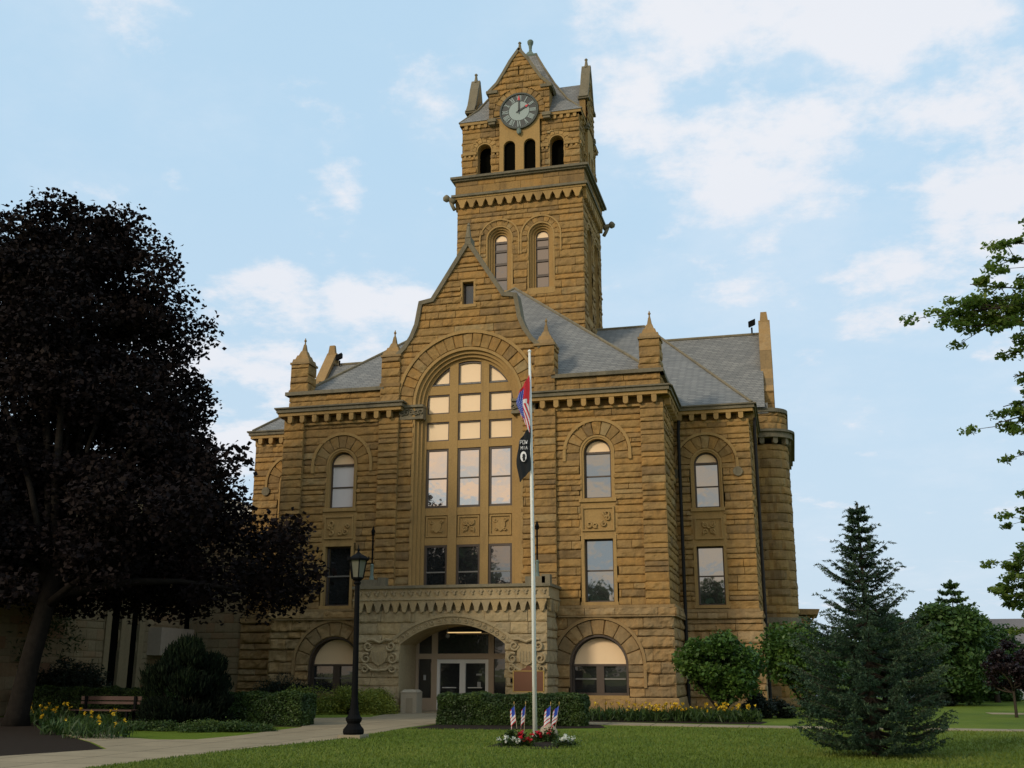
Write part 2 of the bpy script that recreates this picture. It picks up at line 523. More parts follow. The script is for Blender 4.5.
def rect_window(B, fr, s0, s1, z0, z1, zmid=None, depth=.28, gl='glass', rail='frame', sur=.14, sill=True, surround=True):
    f = MB()
    k = .065
    for a in ((s0, s0 + k, z0, z1), (s1 - k, s1, z0, z1), (s0, s1, z0, z0 + k), (s0, s1, z1 - k, z1)):
        fbox(f, fr, *a, -depth, -depth + .09)
    w = f.build('window', M['frame'], B)
    if zmid:
        q = MB(); fbox(q, fr, s0 + k, s1 - k, zmid - .03, zmid + .03, -depth, -depth + .07); q.build('meeting_rail', M[rail], w)
    panes(fr, [(s0 + .04, s1 - .04, z0 + .04, zmid or z1 - .04, -depth + .025)] + ([(s0 + .04, s1 - .04, zmid, z1 - .04, -depth + .032)] if zmid else []), M[gl], w)
    if surround:
        s = MB()
        for a in ((s0 - sur, s0, z0, z1), (s1, s1 + sur, z0, z1), (s0 - sur, s1 + sur, z1, z1 + sur * 1.1)):
            fbox(s, fr, *a, -depth - .02, .055)
        s.build('window_surround', M['trim'], w)
    if sill:
        s = MB(); fbox(s, fr, s0 - sur - .04, s1 + sur + .04, z0 - .14, z0, -depth, .11); s.build('sill', M['trim'], w)
    return w

def scroll(mb, fr, c, z, r, o, turns=1.3, flip=1, a0=0, w=.05):
    pts = []
    for i in range(22):
        a = a0 + flip * turns * 2 * math.pi * i / 21
        rr = r * (1 - .75 * i / 21)
        pts.append(fr(c + rr * math.cos(a), z + rr * math.sin(a), o))
    mb.tube(pts, [w * (1 - .4 * i / 21) for i in range(22)], 6)

def carved(B, fr, c, z, w, h, kind=0, mat='trim', o=0.02, name='carved_panel'):
    """sunk panel with a carved relief"""
    mb = MB()
    e = .07
    pane(mb, fr, c - w / 2, c + w / 2, z - h / 2, z + h / 2, o)
    for a in ((c - w / 2 - e, c - w / 2, z - h / 2 - e, z + h / 2 + e), (c + w / 2, c + w / 2 + e, z - h / 2 - e, z + h / 2 + e),
              (c - w / 2, c + w / 2, z + h / 2, z + h / 2 + e), (c - w / 2, c + w / 2, z - h / 2 - e, z - h / 2)):
        fbox(mb, fr, *a, o - .05, o + .06)
    if kind == 0:    # shield
        q = h * .33
        pts = [(c - q * .8, z + q), (c - q * .85, z - q * .1), (c - q * .5, z - q * .75), (c, z - q * 1.1), (c + q * .5, z - q * .75), (c + q * .85, z - q * .1), (c + q * .8, z + q), (c, z + q * .8)]
        fpoly(mb, fr, pts, o, o + .06)
        for s in (-1, 1):
            scroll(mb, fr, c + s * q * .85, z + q * .8, q * .35, o + .05, flip=s, w=.035)
            scroll(mb, fr, c + s * q * .75, z - q * .7, q * .28, o + .05, flip=-s, w=.03)
    elif kind == 1:  # crossed foliage
        q = h * .34
        for k in range(4):
            a = math.pi / 4 + k * math.pi / 2
            scroll(mb, fr, c + q * .75 * math.cos(a), z + q * .75 * math.sin(a), q * .42, o + .05, flip=1 if k % 2 else -1, a0=a, w=.04)
        mb.tube([fr(c - q, z - q, o + .04), fr(c + q, z + q, o + .04)], .035, 6)
        mb.tube([fr(c - q, z + q, o + .04), fr(c + q, z - q, o + .04)], .035, 6)
        mb.lathe([(.01, -.05), (.09, 0), (.01, .05)], fr(c, z, o + .04), 8)
    elif kind == 2:  # branch up one side and along the foot
        for (a, b, r, fl) in ((-.30, .20, .13, 1), (-.32, -.02, .10, -1), (-.28, -.26, .10, 1), (.05, -.28, .09, -1), (.26, -.22, .12, 1), (.34, .05, .08, -1)):
            scroll(mb, fr, c + a * w, z + b * h, r * h * 1.35, o + .05, flip=fl, a0=a * 9, w=.05)
    elif kind == 3:
        for (a, b, r, fl) in ((.30, .24, .13, 1), (.32, .02, .10, -1), (.2, -.24, .10, 1), (-.1, -.3, .09, -1), (-.3, -.26, .11, 1)):
            scroll(mb, fr, c + a * w, z + b * h, r * h * 1.35, o + .05, flip=fl, a0=a * 9, w=.05)
    return mb.build(name, M[mat], B)

# ================================================================== COURTHOUSE
CX = -13.68
B = empty('courthouse', (CX, 45, 0), 'ochre sandstone courthouse with slate roofs and tall clock tower above arched entrance', 'courthouse')
F0 = FRONT(0)
HW = 8.85                       # half width of the front pavilion

wz, wr = 10.86, .60             # arched window spring and radius
SW = 5.95                       # side window offset
side_arch = lambda c: hole_arch(c, wr + .75, wz, wz - .34)
side_win = lambda c: hole_rect(c - wr - .16, c + wr + .16, 8.68, wz)
GAB = [(3.35, 15.95), (3.05, 16.25), (2.72, 16.75), (2.48, 17.35), (2.38, 17.95), (2.30, 18.40), (1.72, 18.50), (0, 21.25)]
def in_gable(s, z):
    a = abs(s)
    if z <= 15.95: return a < 3.4
    for (a0, z0), (a1, z1) in zip(GAB, GAB[1:]):
        if z0 <= z <= z1 and z1 > z0: return a < a0 + (a1 - a0) * (z - z0) / (z1 - z0) - .03
    return False

# pavilion upper wall (belt to cornice)
w = Walls('pavilion_wall', M['stone'], B)
holes = anyof(side_arch(-SW), side_arch(SW), side_win(-SW), side_win(SW),
              hole_rect(-SW - .80, -SW + .80, 4.25, 8.7), hole_rect(SW - .80, SW + .80, 4.25, 8.7))
sheet(w, F0, -HW + .92, -4.12, 4.3, 12.9, holes, seed=3, ends=(False, False))
sheet(w, F0, 4.12, HW - .92, 4.3, 12.9, holes, seed=4, ends=(False, False))
bay = anyof(hole_arch(.02, 3.40, 13.45, 12.85), hole_rect(-2.55, 2.62, 4, 13.5), hole_rect(-.32, .34, 18.1, 19.4))
sheet(w, F0, -3.22, 3.22, 4.3, 13.45, bay, seed=5, ends=(False, False))
sheet(w, F0, -3.4, 3.4, 13.45, 21.2, bay, seed=6, ends=(False, False), keep=in_gable, tshift=.05)
sheet(w, RIGHT(HW), 0, 4.2, 4.3, 12.9, seed=7, ends=(True, False))
sheet(w, LEFT(-HW, 4.2), 0, 4.2, 4.3, 12.9, seed=8, ends=(False, True))
# parapet course over the cornice
w.build('pavilion_wall', M['stone'], B); w = Walls('parapet', M['stone'], B)
for a, b in ((-HW + .1, -4.15), (4.15, HW - .1)):
    sheet(w, F0, a, b, 13.6, 14.28, seed=9, ch=.34, blk=(.9, 2.2))
sheet(w, RIGHT(HW - .1), 0.1, 4.4, 13.6, 14.28, seed=10, ch=.34, blk=(.9, 2.2), ends=(True, False))
sheet(w, LEFT(-HW + .1, 4.4), 0, 4.3, 13.6, 14.28, seed=10, ch=.34, blk=(.9, 2.2), ends=(False, True))
w.build('parapet', M['stone'], B)
# back of the gable, solid cores keep light out
q = MB()
pts = [(3.3, 13.6)] + [(a - .05, z - .02) for a, z in GAB[:-1]] + [(0, 21.2)] + [(-a + .05, z - .02) for a, z in reversed(GAB[:-1])] + [(-3.3, 13.6)]
# gable rear skin and thickness with the arch left open in front
fr = FRONT(.55)
q.add([fr(a, z, 0) for a, z in pts], [tuple(range(len(pts)))])
for (a, z), (a2, z2) in zip(pts, pts[1:]):
    q.add([F0(a, z, 0), F0(a2, z2, 0), fr(a2, z2, 0), fr(a, z, 0)], [(0, 1, 2, 3)])
q.build('gable_back', M['stone'], B)

# pilasters
def pilaster(c0, c1, seed, corner=False):
    p = MB()
    o = .16
    sheet(p, Fr((0, 0, 0), (1, 0, 0), (0, -1, 0)), c0, c1, 4.3, 12.9, seed=seed, blk=(.8, 2), o=o, step=.12)
    for s in (c0 - .045, c1 + .045):
        f_ = RIGHT(s, 0) if s == c1 + .045 else LEFT(s, 0)
        p.add([(s, 0, 4.3), (s, -o - .03, 4.3), (s, -o - .03, 12.9), (s, 0, 12.9)], [(0, 1, 2, 3)])
    return p.build('pilaster', M['stone'], B)
for k, (a, b) in enumerate(((-HW, -HW + .9), (-4.1, -3.24), (3.24, 4.1), (HW - .9, HW))): pilaster(a, b, 20 + k)

# lower storey of the pavilion, with a battered rock-faced base
gz, gr, gc = 1.90, 1.15, 5.87
w = Walls('basement_wall', M['base'], B)
F1 = FRONT(-.10)
lh = anyof(hole_arch(-gc - .02, gr + .78, gz, gz - .9), hole_rect(-gc - gr - .08, -gc + gr + .08, .6, gz), hole_arch(gc, gr + .78, gz, gz - .9), hole_rect(gc - gr - .08, gc + gr + .08, .6, gz), hole_rect(-4.0, 4.0, 0, 5))
sheet(w, F1, -HW - .1, HW + .1, .62, 3.88, lh, seed=31, ch=.44, bulge=.09, rough=1.1)
sheet(w, FRONT(-.22), -HW - .22, HW + .22, 0, .62, hole_rect(-4.05, 4.05, -1, 5), seed=32, ch=.6, blk=(1, 2.4), bulge=.07)
sheet(w, RIGHT(HW + .1), -.1, 4.2, .62, 3.88, seed=33, ch=.44, bulge=.09, ends=(True, False))
sheet(w, RIGHT(HW + .22), -.22, 4.2, 0, .62, seed=34, ch=.6, blk=(1, 2.4), bulge=.07, ends=(True, False))
sheet(w, LEFT(-HW - .1, 4.2), 0, 4.3, .62, 3.88, seed=35, ch=.44, bulge=.09, ends=(False, True))
sheet(w, LEFT(-HW - .22, 4.2), 0, 4.42, 0, .62, seed=36, ch=.6, blk=(1, 2.4), bulge=.07, ends=(False, True))
w.build('basement_wall', M['base'], B)
w = Walls('belt_course', M['base'], B)
for fr, a, b in ((F1, -HW - .25, -4.2), (F1, 4.2, HW + .25), (RIGHT(HW + .1), -.25, 4.2), (LEFT(-HW - .1, 4.2), 0, 4.45)):
    n = max(1, int((b - a) / 1.3))
    sheet(w, fr, a, b, 3.88, 4.22, seed=int(a * 7) + 50, ch=.6, blk=(1, 1.8), bulge=.09, o=.10)
    fbox(w, fr, a, b, 3.84, 3.90, 0, .20, .2)
    fbox(w, fr, a + .02, b - .02, 4.2, 4.32, -.1, .15, .4)
w.build('belt_course', M['base'], B)

def cornice(name, runs, z0, z1, zs, o, spacing=.62, mat='trim', endcap=.0):
    """corbel table z0..z1 under a projecting slab z1..zs; runs = (frame, s0, s1)"""
    m = MB(); c = MB()
    for fr, a, b in runs:
        n = max(1, round((b - a) / spacing))
        corbels(m, fr, a, b, z0, z1, n, o * .75, w=.22)
        m.tint = rnd.random()
        fbox(m, fr, a - endcap, b + endcap, z0 - .10, z0 - .0, -.3, .07)
        fbox(m, fr, a, b, z0, z1 + .02, -.5, -.26, .1)
        fbox(m, fr, a - o * .7, b + o * .7, z1, z1 + .16, -.1, o * .8, .5)
        fbox(c, fr, a - o * .9, b + o * .9, z1 + .16, zs - .07, -.1, o, .3)
        fbox(c, fr, a - o * 1.1, b + o * 1.1, zs - .07, zs, -.1, o * 1.2, .1)
    k = m.build(name, M[mat], B)
    c.build('cornice_slab', M['coping'], k)
    return k
cornice('cornice', [(FRONT(-.10), -HW, -3.3), (LEFT(-HW - .02, 4.0), 0, 3.9)], 12.88, 13.22, 13.62, .40)
cornice('cornice', [(FRONT(-.102), 3.3, HW), (RIGHT(HW + .02), .1, 4.0)], 12.88, 13.22, 13.62, .40)
# parapet coping with gutter
for grp in (((FRONT(.002), -HW, -4.1), (LEFT(-HW + .1, 4.5), 0, 4.5)), ((FRONT(0), 4.1, HW), (RIGHT(HW - .1), 0, 4.5))):
    w = MB()
    for fr, a, b in grp: fbox(w, fr, a - .12, b + .12, 14.28, 14.45, -.5, .20, .2)
    w.build('parapet_coping', M['coping'], B)

# gable coping
w = MB()
path = [(3.42, 15.85)] + GAB
for sg in (1, -1):
    pp = [(sg * a, z) for a, z in path]
    for (a, z), (a2, z2) in zip(pp, pp[1:]):
        d = Vector((a2 - a, z2 - z)).normalized(); nn = Vector((d.y, -d.x)) * sg
        i0, o0_ = -.10, .10
        P = [(a + nn.x * i0, z + nn.y * i0), (a2 + nn.x * i0, z2 + nn.y * i0), (a2 + nn.x * o0_, z2 + nn.y * o0_), (a + nn.x * o0_, z + nn.y * o0_)]
        e = d * .06
        P = [(P[0][0] - e.x, P[0][1] - e.y), (P[1][0] + e.x, P[1][1] + e.y), (P[2][0] + e.x, P[2][1] + e.y), (P[3][0] - e.x, P[3][1] - e.y)]
        fpoly(w, F0, P if sg < 0 else P[::-1], -.6 - .002 * (1 + pp.index((a, z))), .14 + .003 * pp.index((a, z)), .3)
fbox(w, F0, -.14, .14, 21.1, 21.5, -.5, .17, .3)
w.loft([[(-.11, -.2, 21.45), (.11, -.2, 21.45), (.11, .1, 21.45), (-.11, .1, 21.45)], [(-.05, -.1, 22.1), (.05, -.1, 22.1), (.05, 0, 22.1), (-.05, 0, 22.1)]])
w.lathe([(.02, 0), (.09, .06), (.05, .14), (.02, .2)], (0, -.05, 22.05), 8)
w.build('gable_coping', M['coping'], B)

# pinnacles
def pinnacle(u, d, zb=14.45, wd=.92, seed=0):
    m = MB(); h = wd / 2 - .06
    sheet(m, FRONT(d - h), u - h, u + h, zb, 15.85, seed=seed, ch=.4, blk=(1, 2), step=.15)
    sheet(m, RIGHT(u + h, d - h), 0, 2 * h, zb, 15.85, seed=seed + 1, ch=.4, blk=(1, 2), step=.15)
    sheet(m, LEFT(u - h, d + h), 0, 2 * h, zb, 15.85, seed=seed + 2, ch=.4, blk=(1, 2), step=.15)
    m.box(u - h, u + h, d + h - .1, d + h, zb, 15.85)
    m.box(u - h - .10, u + h + .10, d - h - .10, d + h + .10, zb - .05, zb + .12, .2)
    p = m.build('pinnacle', M['stone'], B)
    c = MB()
    c.box(u - h - .10, u + h + .10, d - h - .10, d + h + .10, 15.85, 15.95, .2)
    def sq(r, z): return [(u - r, d - r, z), (u + r, d - r, z), (u + r, d + r, z), (u - r, d + r, z)]
    c.loft([sq(h + .04, 15.95), sq(h * 1.0, 16.14), sq(h * .80, 16.16)], t=.3); c.loft([sq(h * .84, 16.14), sq(h * .66, 16.36), sq(h * .52, 16.38)], t=.6); c.loft([sq(h * .55, 16.36), sq(h * .34, 16.60), sq(h * .24, 16.62)], t=.4); c.loft([sq(h * .27, 16.60), sq(h * .13, 16.95)], t=.2)
    c.lathe([(.05, 0), (.03, .12), (.07, .2), (.03, .27), (.015, .34)], (u, d, 16.95), 8)
    c.build('cap', M['base'], p)
for k, (u, d) in enumerate(((-HW + .50, .42), (-3.68, .30), (3.66, .30), (HW - .48, .42))): pinnacle(u, d, seed=60 + 3 * k)
# stub course under the inner pinnacles
for u in (-3.68, 3.66):
    w = MB()
    sheet(w, FRONT(-.12), u - .42, u + .42, 13.6, 14.42, seed=int(u * 9) + 99, ch=.4, blk=(1, 2))
    for s in (-1, 1): w.add([(u + s * .44, -.15, 13.6), (u + s * .44, .3, 13.6), (u + s * .44, .3, 14.42), (u + s * .44, -.15, 14.42)], [(0, 1, 2, 3)])
    w.build('pinnacle_base', M['stone'], B)

# upper arched windows with voussoirs and label moulds
def arch_trim(fr, c, zc, r0, r1, n, seed, label=.12, zlab=None, mat='stone', a0=0, a1=math.pi, o=.06):
    m = MB(); voussoirs(m, fr, c, zc, r0, r1, a0, a1, n, o, seed)
    if a0 == 0 and zlab:   # leg stones
        for s in (-1, 1):
            x0, x1 = (c + r0, c + r1) if s > 0 else (c - r1, c - r0)
            sheet(m, fr, x0, x1, zlab, zc, seed=seed + 5 + s, ch=.33, blk=(2, 3), step=.12, ends=(False, False))
    k = m.build('arch', M[mat], B)
    l = MB(); band(l, fr, c, zc, r1 - .005, r1 + label, zlab, -.02, o + .05, 28, a0, a1)
    l.build('label_mould', M['trim'] if mat != 'base' else M['base'], k)
    return k
for c in (-SW - .02, SW):
    arched_window(B, F0, c, wz, wr, 8.84, 10.86, 9.83, gl='sky_pane' if c < 0 else 'glass_mid')
    arch_trim(F0, c, wz, wr + .16, 1.38, 9, int(c * 11) + 200, .13, 10.5)
    rect_window(B, F0, c - .62, c + .62, 4.46, 7.10, 5.78, gl='glass_dim' if c < 0 else 'glass_mid', rail='frame_grey' if c < 0 else 'frame')
    q = MB(); fbox(q, F0, c - .84, c + .84, 7.25, 8.70, -.2, .035); q.build('panel_field', M['trim'], B)
    carved(B, F0, c, 7.95, 1.26, .90, 2 if c < 0 else 3, o=.05)
# ground arched windows
for c in (-gc - .02, gc):
    f = MB(); D = .38
    band(f, F1, c, gz, gr - .06, gr, .70, -D, -D + .1)
    fbox(f, F1, c - gr, c + gr, .70, .80, -D, -D + .1)
    fbox(f, F1, c - gr, c + gr, gz - .04, gz + .05, -D, -D + .12)
    fbox(f, F1, c - .16, c + .16, .8, gz - .04, -D, -D + .11)
    wn = f.build('window', M['frame'], B)
    f = MB()
    for s in (-1, 1): fbox(f, F1, min(c + s * .16, c + s * 1.05), max(c + s * .16, c + s * 1.05), 1.32, 1.38, -D, -D + .08)
    f.build('meeting_rail', M['frame_grey'], wn)
    g = MB(); pane(g, F1, c - gr, c + gr, .75, gz, -D + .02); g.build('pane', M['glass_dark'], wn)
    g = MB(); half_disc(g, F1, c, gz, gr - .04, gz + .04, -D + .06); g.build('blind_panel', M['panel'], wn)
    s = MB(); band(s, F1, c, gz, gr - .003, gr + .07, .70, -D - .02, .02); s.build('window_surround', M['frame'], wn)
    s = MB(); fbox(s, F1, c - gr - .1, c + gr + .1, .55, .70, -D, .16); s.build('sill', M['trim'], wn)
    arch_trim(F1, c, gz, gr + .07, 1.86, 9, int(c * 5) + 300, .12, 1.0, 'base', o=.09)

# great arched window
GW = 2.06; gzz = 13.47; g0 = .03
cols = [(-1.47, .54), (.03, .55), (1.50, .545)]
f = MB(); D = .50
rows = [(14.40, 15.6), (13.08, 13.99), (11.80, 12.70), (8.74, 11.44), (5.0, 7.08)]
# stone mullion grid, cut column by column
xs = [g0 - GW - .08] + [v for c, h in cols for v in (c - h, c + h)] + [g0 + GW + .08]
for k in range(0, len(xs), 2):
    x0, x1 = xs[k], xs[k + 1]
    xm = max(abs(x0 - g0), abs(x1 - g0)) if k in (0, 6) else min(abs(x0 - g0), abs(x1 - g0)) + .2
    zt = 13.45 if k in (0, 6) else gzz + math.sqrt(max(.01, (GW + .03) ** 2 - xm ** 2)) + .15
    fbox(f, F0, x0, x1, 4.32, zt, -D - .1, -D + .152, .5)
for c, h in cols:
    zz = [4.32, 5.0, 7.08, 7.40, 8.40, 8.74, 11.44, 11.80, 12.70, 13.08, 13.99, 14.40]
    for a, b in ((4.32, 5.0), (7.08, 7.40), (8.40, 8.74), (11.44, 11.80), (12.70, 13.08), (13.99, 14.40)):
        fbox(f, F0, c - h, c + h, a, b, -D - .1, -D + (.10 if a < 11 else .14), .6)
    pane(f, F0, c - h, c + h, 7.40, 8.40, -D + .02)
half_disc(f, F0, g0, gzz, GW + .1, gzz, -D - .01, 30)
gm = f.build('great_window', M['trim'], B)
fr_ = MB(); PN = []; PL = []; ds = MB()
for ci, (c, h) in enumerate(cols):
    for ri, (a, b) in enumerate(rows):
        if ri == 0:
            r = GW - .02
            # top light follows the arch
            n = 10
            top = []
            for i in range(n + 1):
                x = c - h + 2 * h * i / n
                rr = r * r - (x - g0) ** 2
                zt = gzz + math.sqrt(max(rr, 0))
                top.append((x, min(max(zt, a + .01), gzz + r - (0 if ci == 1 else 0))))
            poly = [(c - h, a), (c + h, a)] + top[::-1]
            pl = MB(); pl.add([F0(x, z, -D + .02) for x, z in poly], [tuple(range(len(poly)))]); pl.build('blind_panel', M['panel'], gm)
            for (x, z), (x2, z2) in zip(top, top[1:]):
                fr_.hexa([F0(x, z - .07, -D + .09), F0(x2, z2 - .07, -D + .09), F0(x2, z2 - .07, -D + .02), F0(x, z - .07, -D + .02), F0(x, z, -D + .09), F0(x2, z2, -D + .09), F0(x2, z2, -D + .02), F0(x, z, -D + .02)])
            b2 = {0: top[0][1], 1: b, 2: top[0][1]}[ci]
            fbox(fr_, F0, c - h, c + h, a, a + .05, -D + .02, -D + .10)
            if ci != 0: fbox(fr_, F0, c - h, c - h + .05, a, top[0][1], -D + .02, -D + .10)
            if ci != 2: fbox(fr_, F0, c + h - .05, c + h, a, top[-1][1], -D + .02, -D + .10)
        else:
            k = .06 if ri < 3 else .10
            for q in ((c - h, c - h + k, a, b), (c + h - k, c + h, a, b), (c - h + k, c + h - k, a, a + k), (c - h + k, c + h - k, b - k, b)):
                fbox(fr_, F0, *q, -D + .0, -D + .09)
            if ri < 3: PL.append((c - h + .03, c + h - .03, a + .03, b - .03, -D + .03))
            elif ri == 3:
                zm = 10.08
                fbox(fr_, F0, c - h + k, c + h - k, zm - .03, zm + .03, -D, -D + .08)
                PN += [(c - h + .03, c + h - .03, a + .03, zm, -D + .03), (c - h + .03, c + h - .03, zm, b - .03, -D + .035)]
            else:
                fbox(ds, F0, c - h + k, c + h - k, 5.85, 5.91, -D, -D + .08)
panes(F0, PN, M['glass'], gm); panes(F0, PL, M['panel'], gm, 'blind_panel')
fr_.build('window_frame', M['frame'], gm)
ds.build('meeting_rail', M['frame_grey'], gm)
panes(F0, [(c - h + .03, c + h - .03, 5.0, 7.05, -D + .03) for c, h in cols], M['glass_dim'], gm)
m = MB()
for k, (r0, r1, o) in enumerate(((GW, GW + .13, -.34), (GW + .13, GW + .27, -.20), (GW + .27, GW + .42, -.08), (GW + .42, GW + .55, .05))):
    band(m, F0, g0, gzz, r0, r1, 4.32, -D - .12, o, 36)
m.build('arch_moulding', M['trim'], gm)
arch_trim(F0, g0, gzz, GW + .55, 3.28, 21, 401, .14, None, o=.07)
m = MB()
# carved imposts
for s in (-1, 1):
    m = MB()
    a, b = (g0 + GW + .02, 3.22) if s > 0 else (-3.22, g0 - GW - .02)
    fbox(m, F0, a, b, 12.80, 12.90, -.4, .10)
    fbox(m, F0, a, b, 13.36, 13.47, -.4, .14)
    fbox(m, F0, a + .02, b - .02, 12.90, 13.36, -.4, .04)
    for k in range(5):
        scroll(m, F0, a + (k + .5) * (b - a) / 5, 13.13, .14, .08, flip=1 if k % 2 else -1, a0=k, w=.035)
    m.build('carved_impost', M['coping'], B)

for ci, (c, h) in enumerate(cols):
    carved(B, F0, c, 7.90, .86, .78, 1 if ci == 1 else 0, o=-D + .04)
# gable slit
rect_window(B, F0, -.26, .28, 18.15, 19.28, gl='glass_dark', sur=.10)

# ---------------------------------------------------------------- wings
DW = 3.9
def wing(sg):
    s0, s1 = (HW - .3, 12.3) if sg > 0 else (-12.42, -HW + .3)
    c = 10.33 * sg
    fr = FRONT(DW)
    m = Walls('wing_wall', M['stone'], B)
    hs = anyof(hole_arch(c, wr + .75, wz, wz - .24), hole_rect(c - wr - .16, c + wr + .16, 8.68, wz), hole_rect(c - .75, c + .75, 4.25, 8.7))
    sheet(m, fr, s0, s1, 4.3, 12.9, hs, seed=70 + sg, ends=(sg < 0, sg > 0))
    fs = RIGHT(s1, DW) if sg > 0 else LEFT(s0, DW + 6.5)
    sheet(m, fs, 0, 6.5, 4.3, 12.9, seed=72 + sg, ends=(sg > 0, sg < 0), step=.14)
    m.build('wing_wall', M['stone'], B)
    m = Walls('wing_basement_wall', M['base'], B)
    f1 = FRONT(DW - .1)
    sheet(m, f1, s0 - (.1 if sg < 0 else 0), s1 + (.1 if sg > 0 else 0), 0, 3.88, hole_rect(c - .55, c + .55, .9, 2.5), seed=75 + sg, ch=.44, bulge=.09, ends=(sg < 0, sg > 0))
    fs2 = RIGHT(s1 + .1, DW) if sg > 0 else LEFT(s0 - .1, DW + 6.5)
    sheet(m, fs2, -.1 if sg > 0 else 0, 6.6, 0, 3.88, seed=77 + sg, ch=.44, bulge=.09, ends=(sg > 0, sg < 0))
    sheet(m, f1, s0 - (.15 if sg < 0 else 0), s1 + (.15 if sg > 0 else 0), 3.88, 4.22, seed=79, ch=.6, blk=(1, 1.8), bulge=.08, o=.08)
    fbox(m, f1, s0 - .1, s1 + .1, 4.18, 4.32, -.1, .15, .3)
    sheet(m, fs2, -.15 if sg > 0 else 0, 6.65, 3.88, 4.22, seed=79, ch=.6, blk=(1, 1.8), bulge=.08, o=.08)
    m.build('wing_basement_wall', M['base'], B)
    arched_window(B, fr, c, wz, wr - .04, 8.84, 10.9, 9.83, depth=.26, gl='glass_mid')
    arch_trim(fr, c, wz, wr + .12, 1.36, 9, 500 + sg, .12, 10.6)
    m = MB()
    for s in (-1, 1): fpoly(m, fr, [(c + s * 1.42 + .22 * math.cos(a), 10.45 + .22 * math.sin(a)) for a in [2 * math.pi * i / 14 for i in range(14)]], -.02, .13)
    m.build('label_stop', M['coping'], B)
    rect_window(B, fr, c - .60, c + .60, 4.50, 7.10, 5.78, gl='glass_mid')
    rect_window(B, f1, c - .5, c + .5, 1.0, 2.4, None, gl='glass_dark', sur=.06)
    q = MB(); fbox(q, fr, c - .80, c + .80, 7.25, 8.70, -.2, .035); q.build('panel_field', M['trim'], B)
    carved(B, fr, c, 7.90, 1.12, .85, 1, o=.05)
    a, b = (HW + .1, s1) if sg > 0 else (s0, -HW - .1)
    cornice('wing_cornice', [(fr, a, b), ((RIGHT(s1, DW), .1, 6.2) if sg > 0 else (LEFT(s0, DW + 6.5), .2, 6.4))], 12.88, 13.18, 13.56, .38, .60)
for sg in (1, -1): wing(sg)

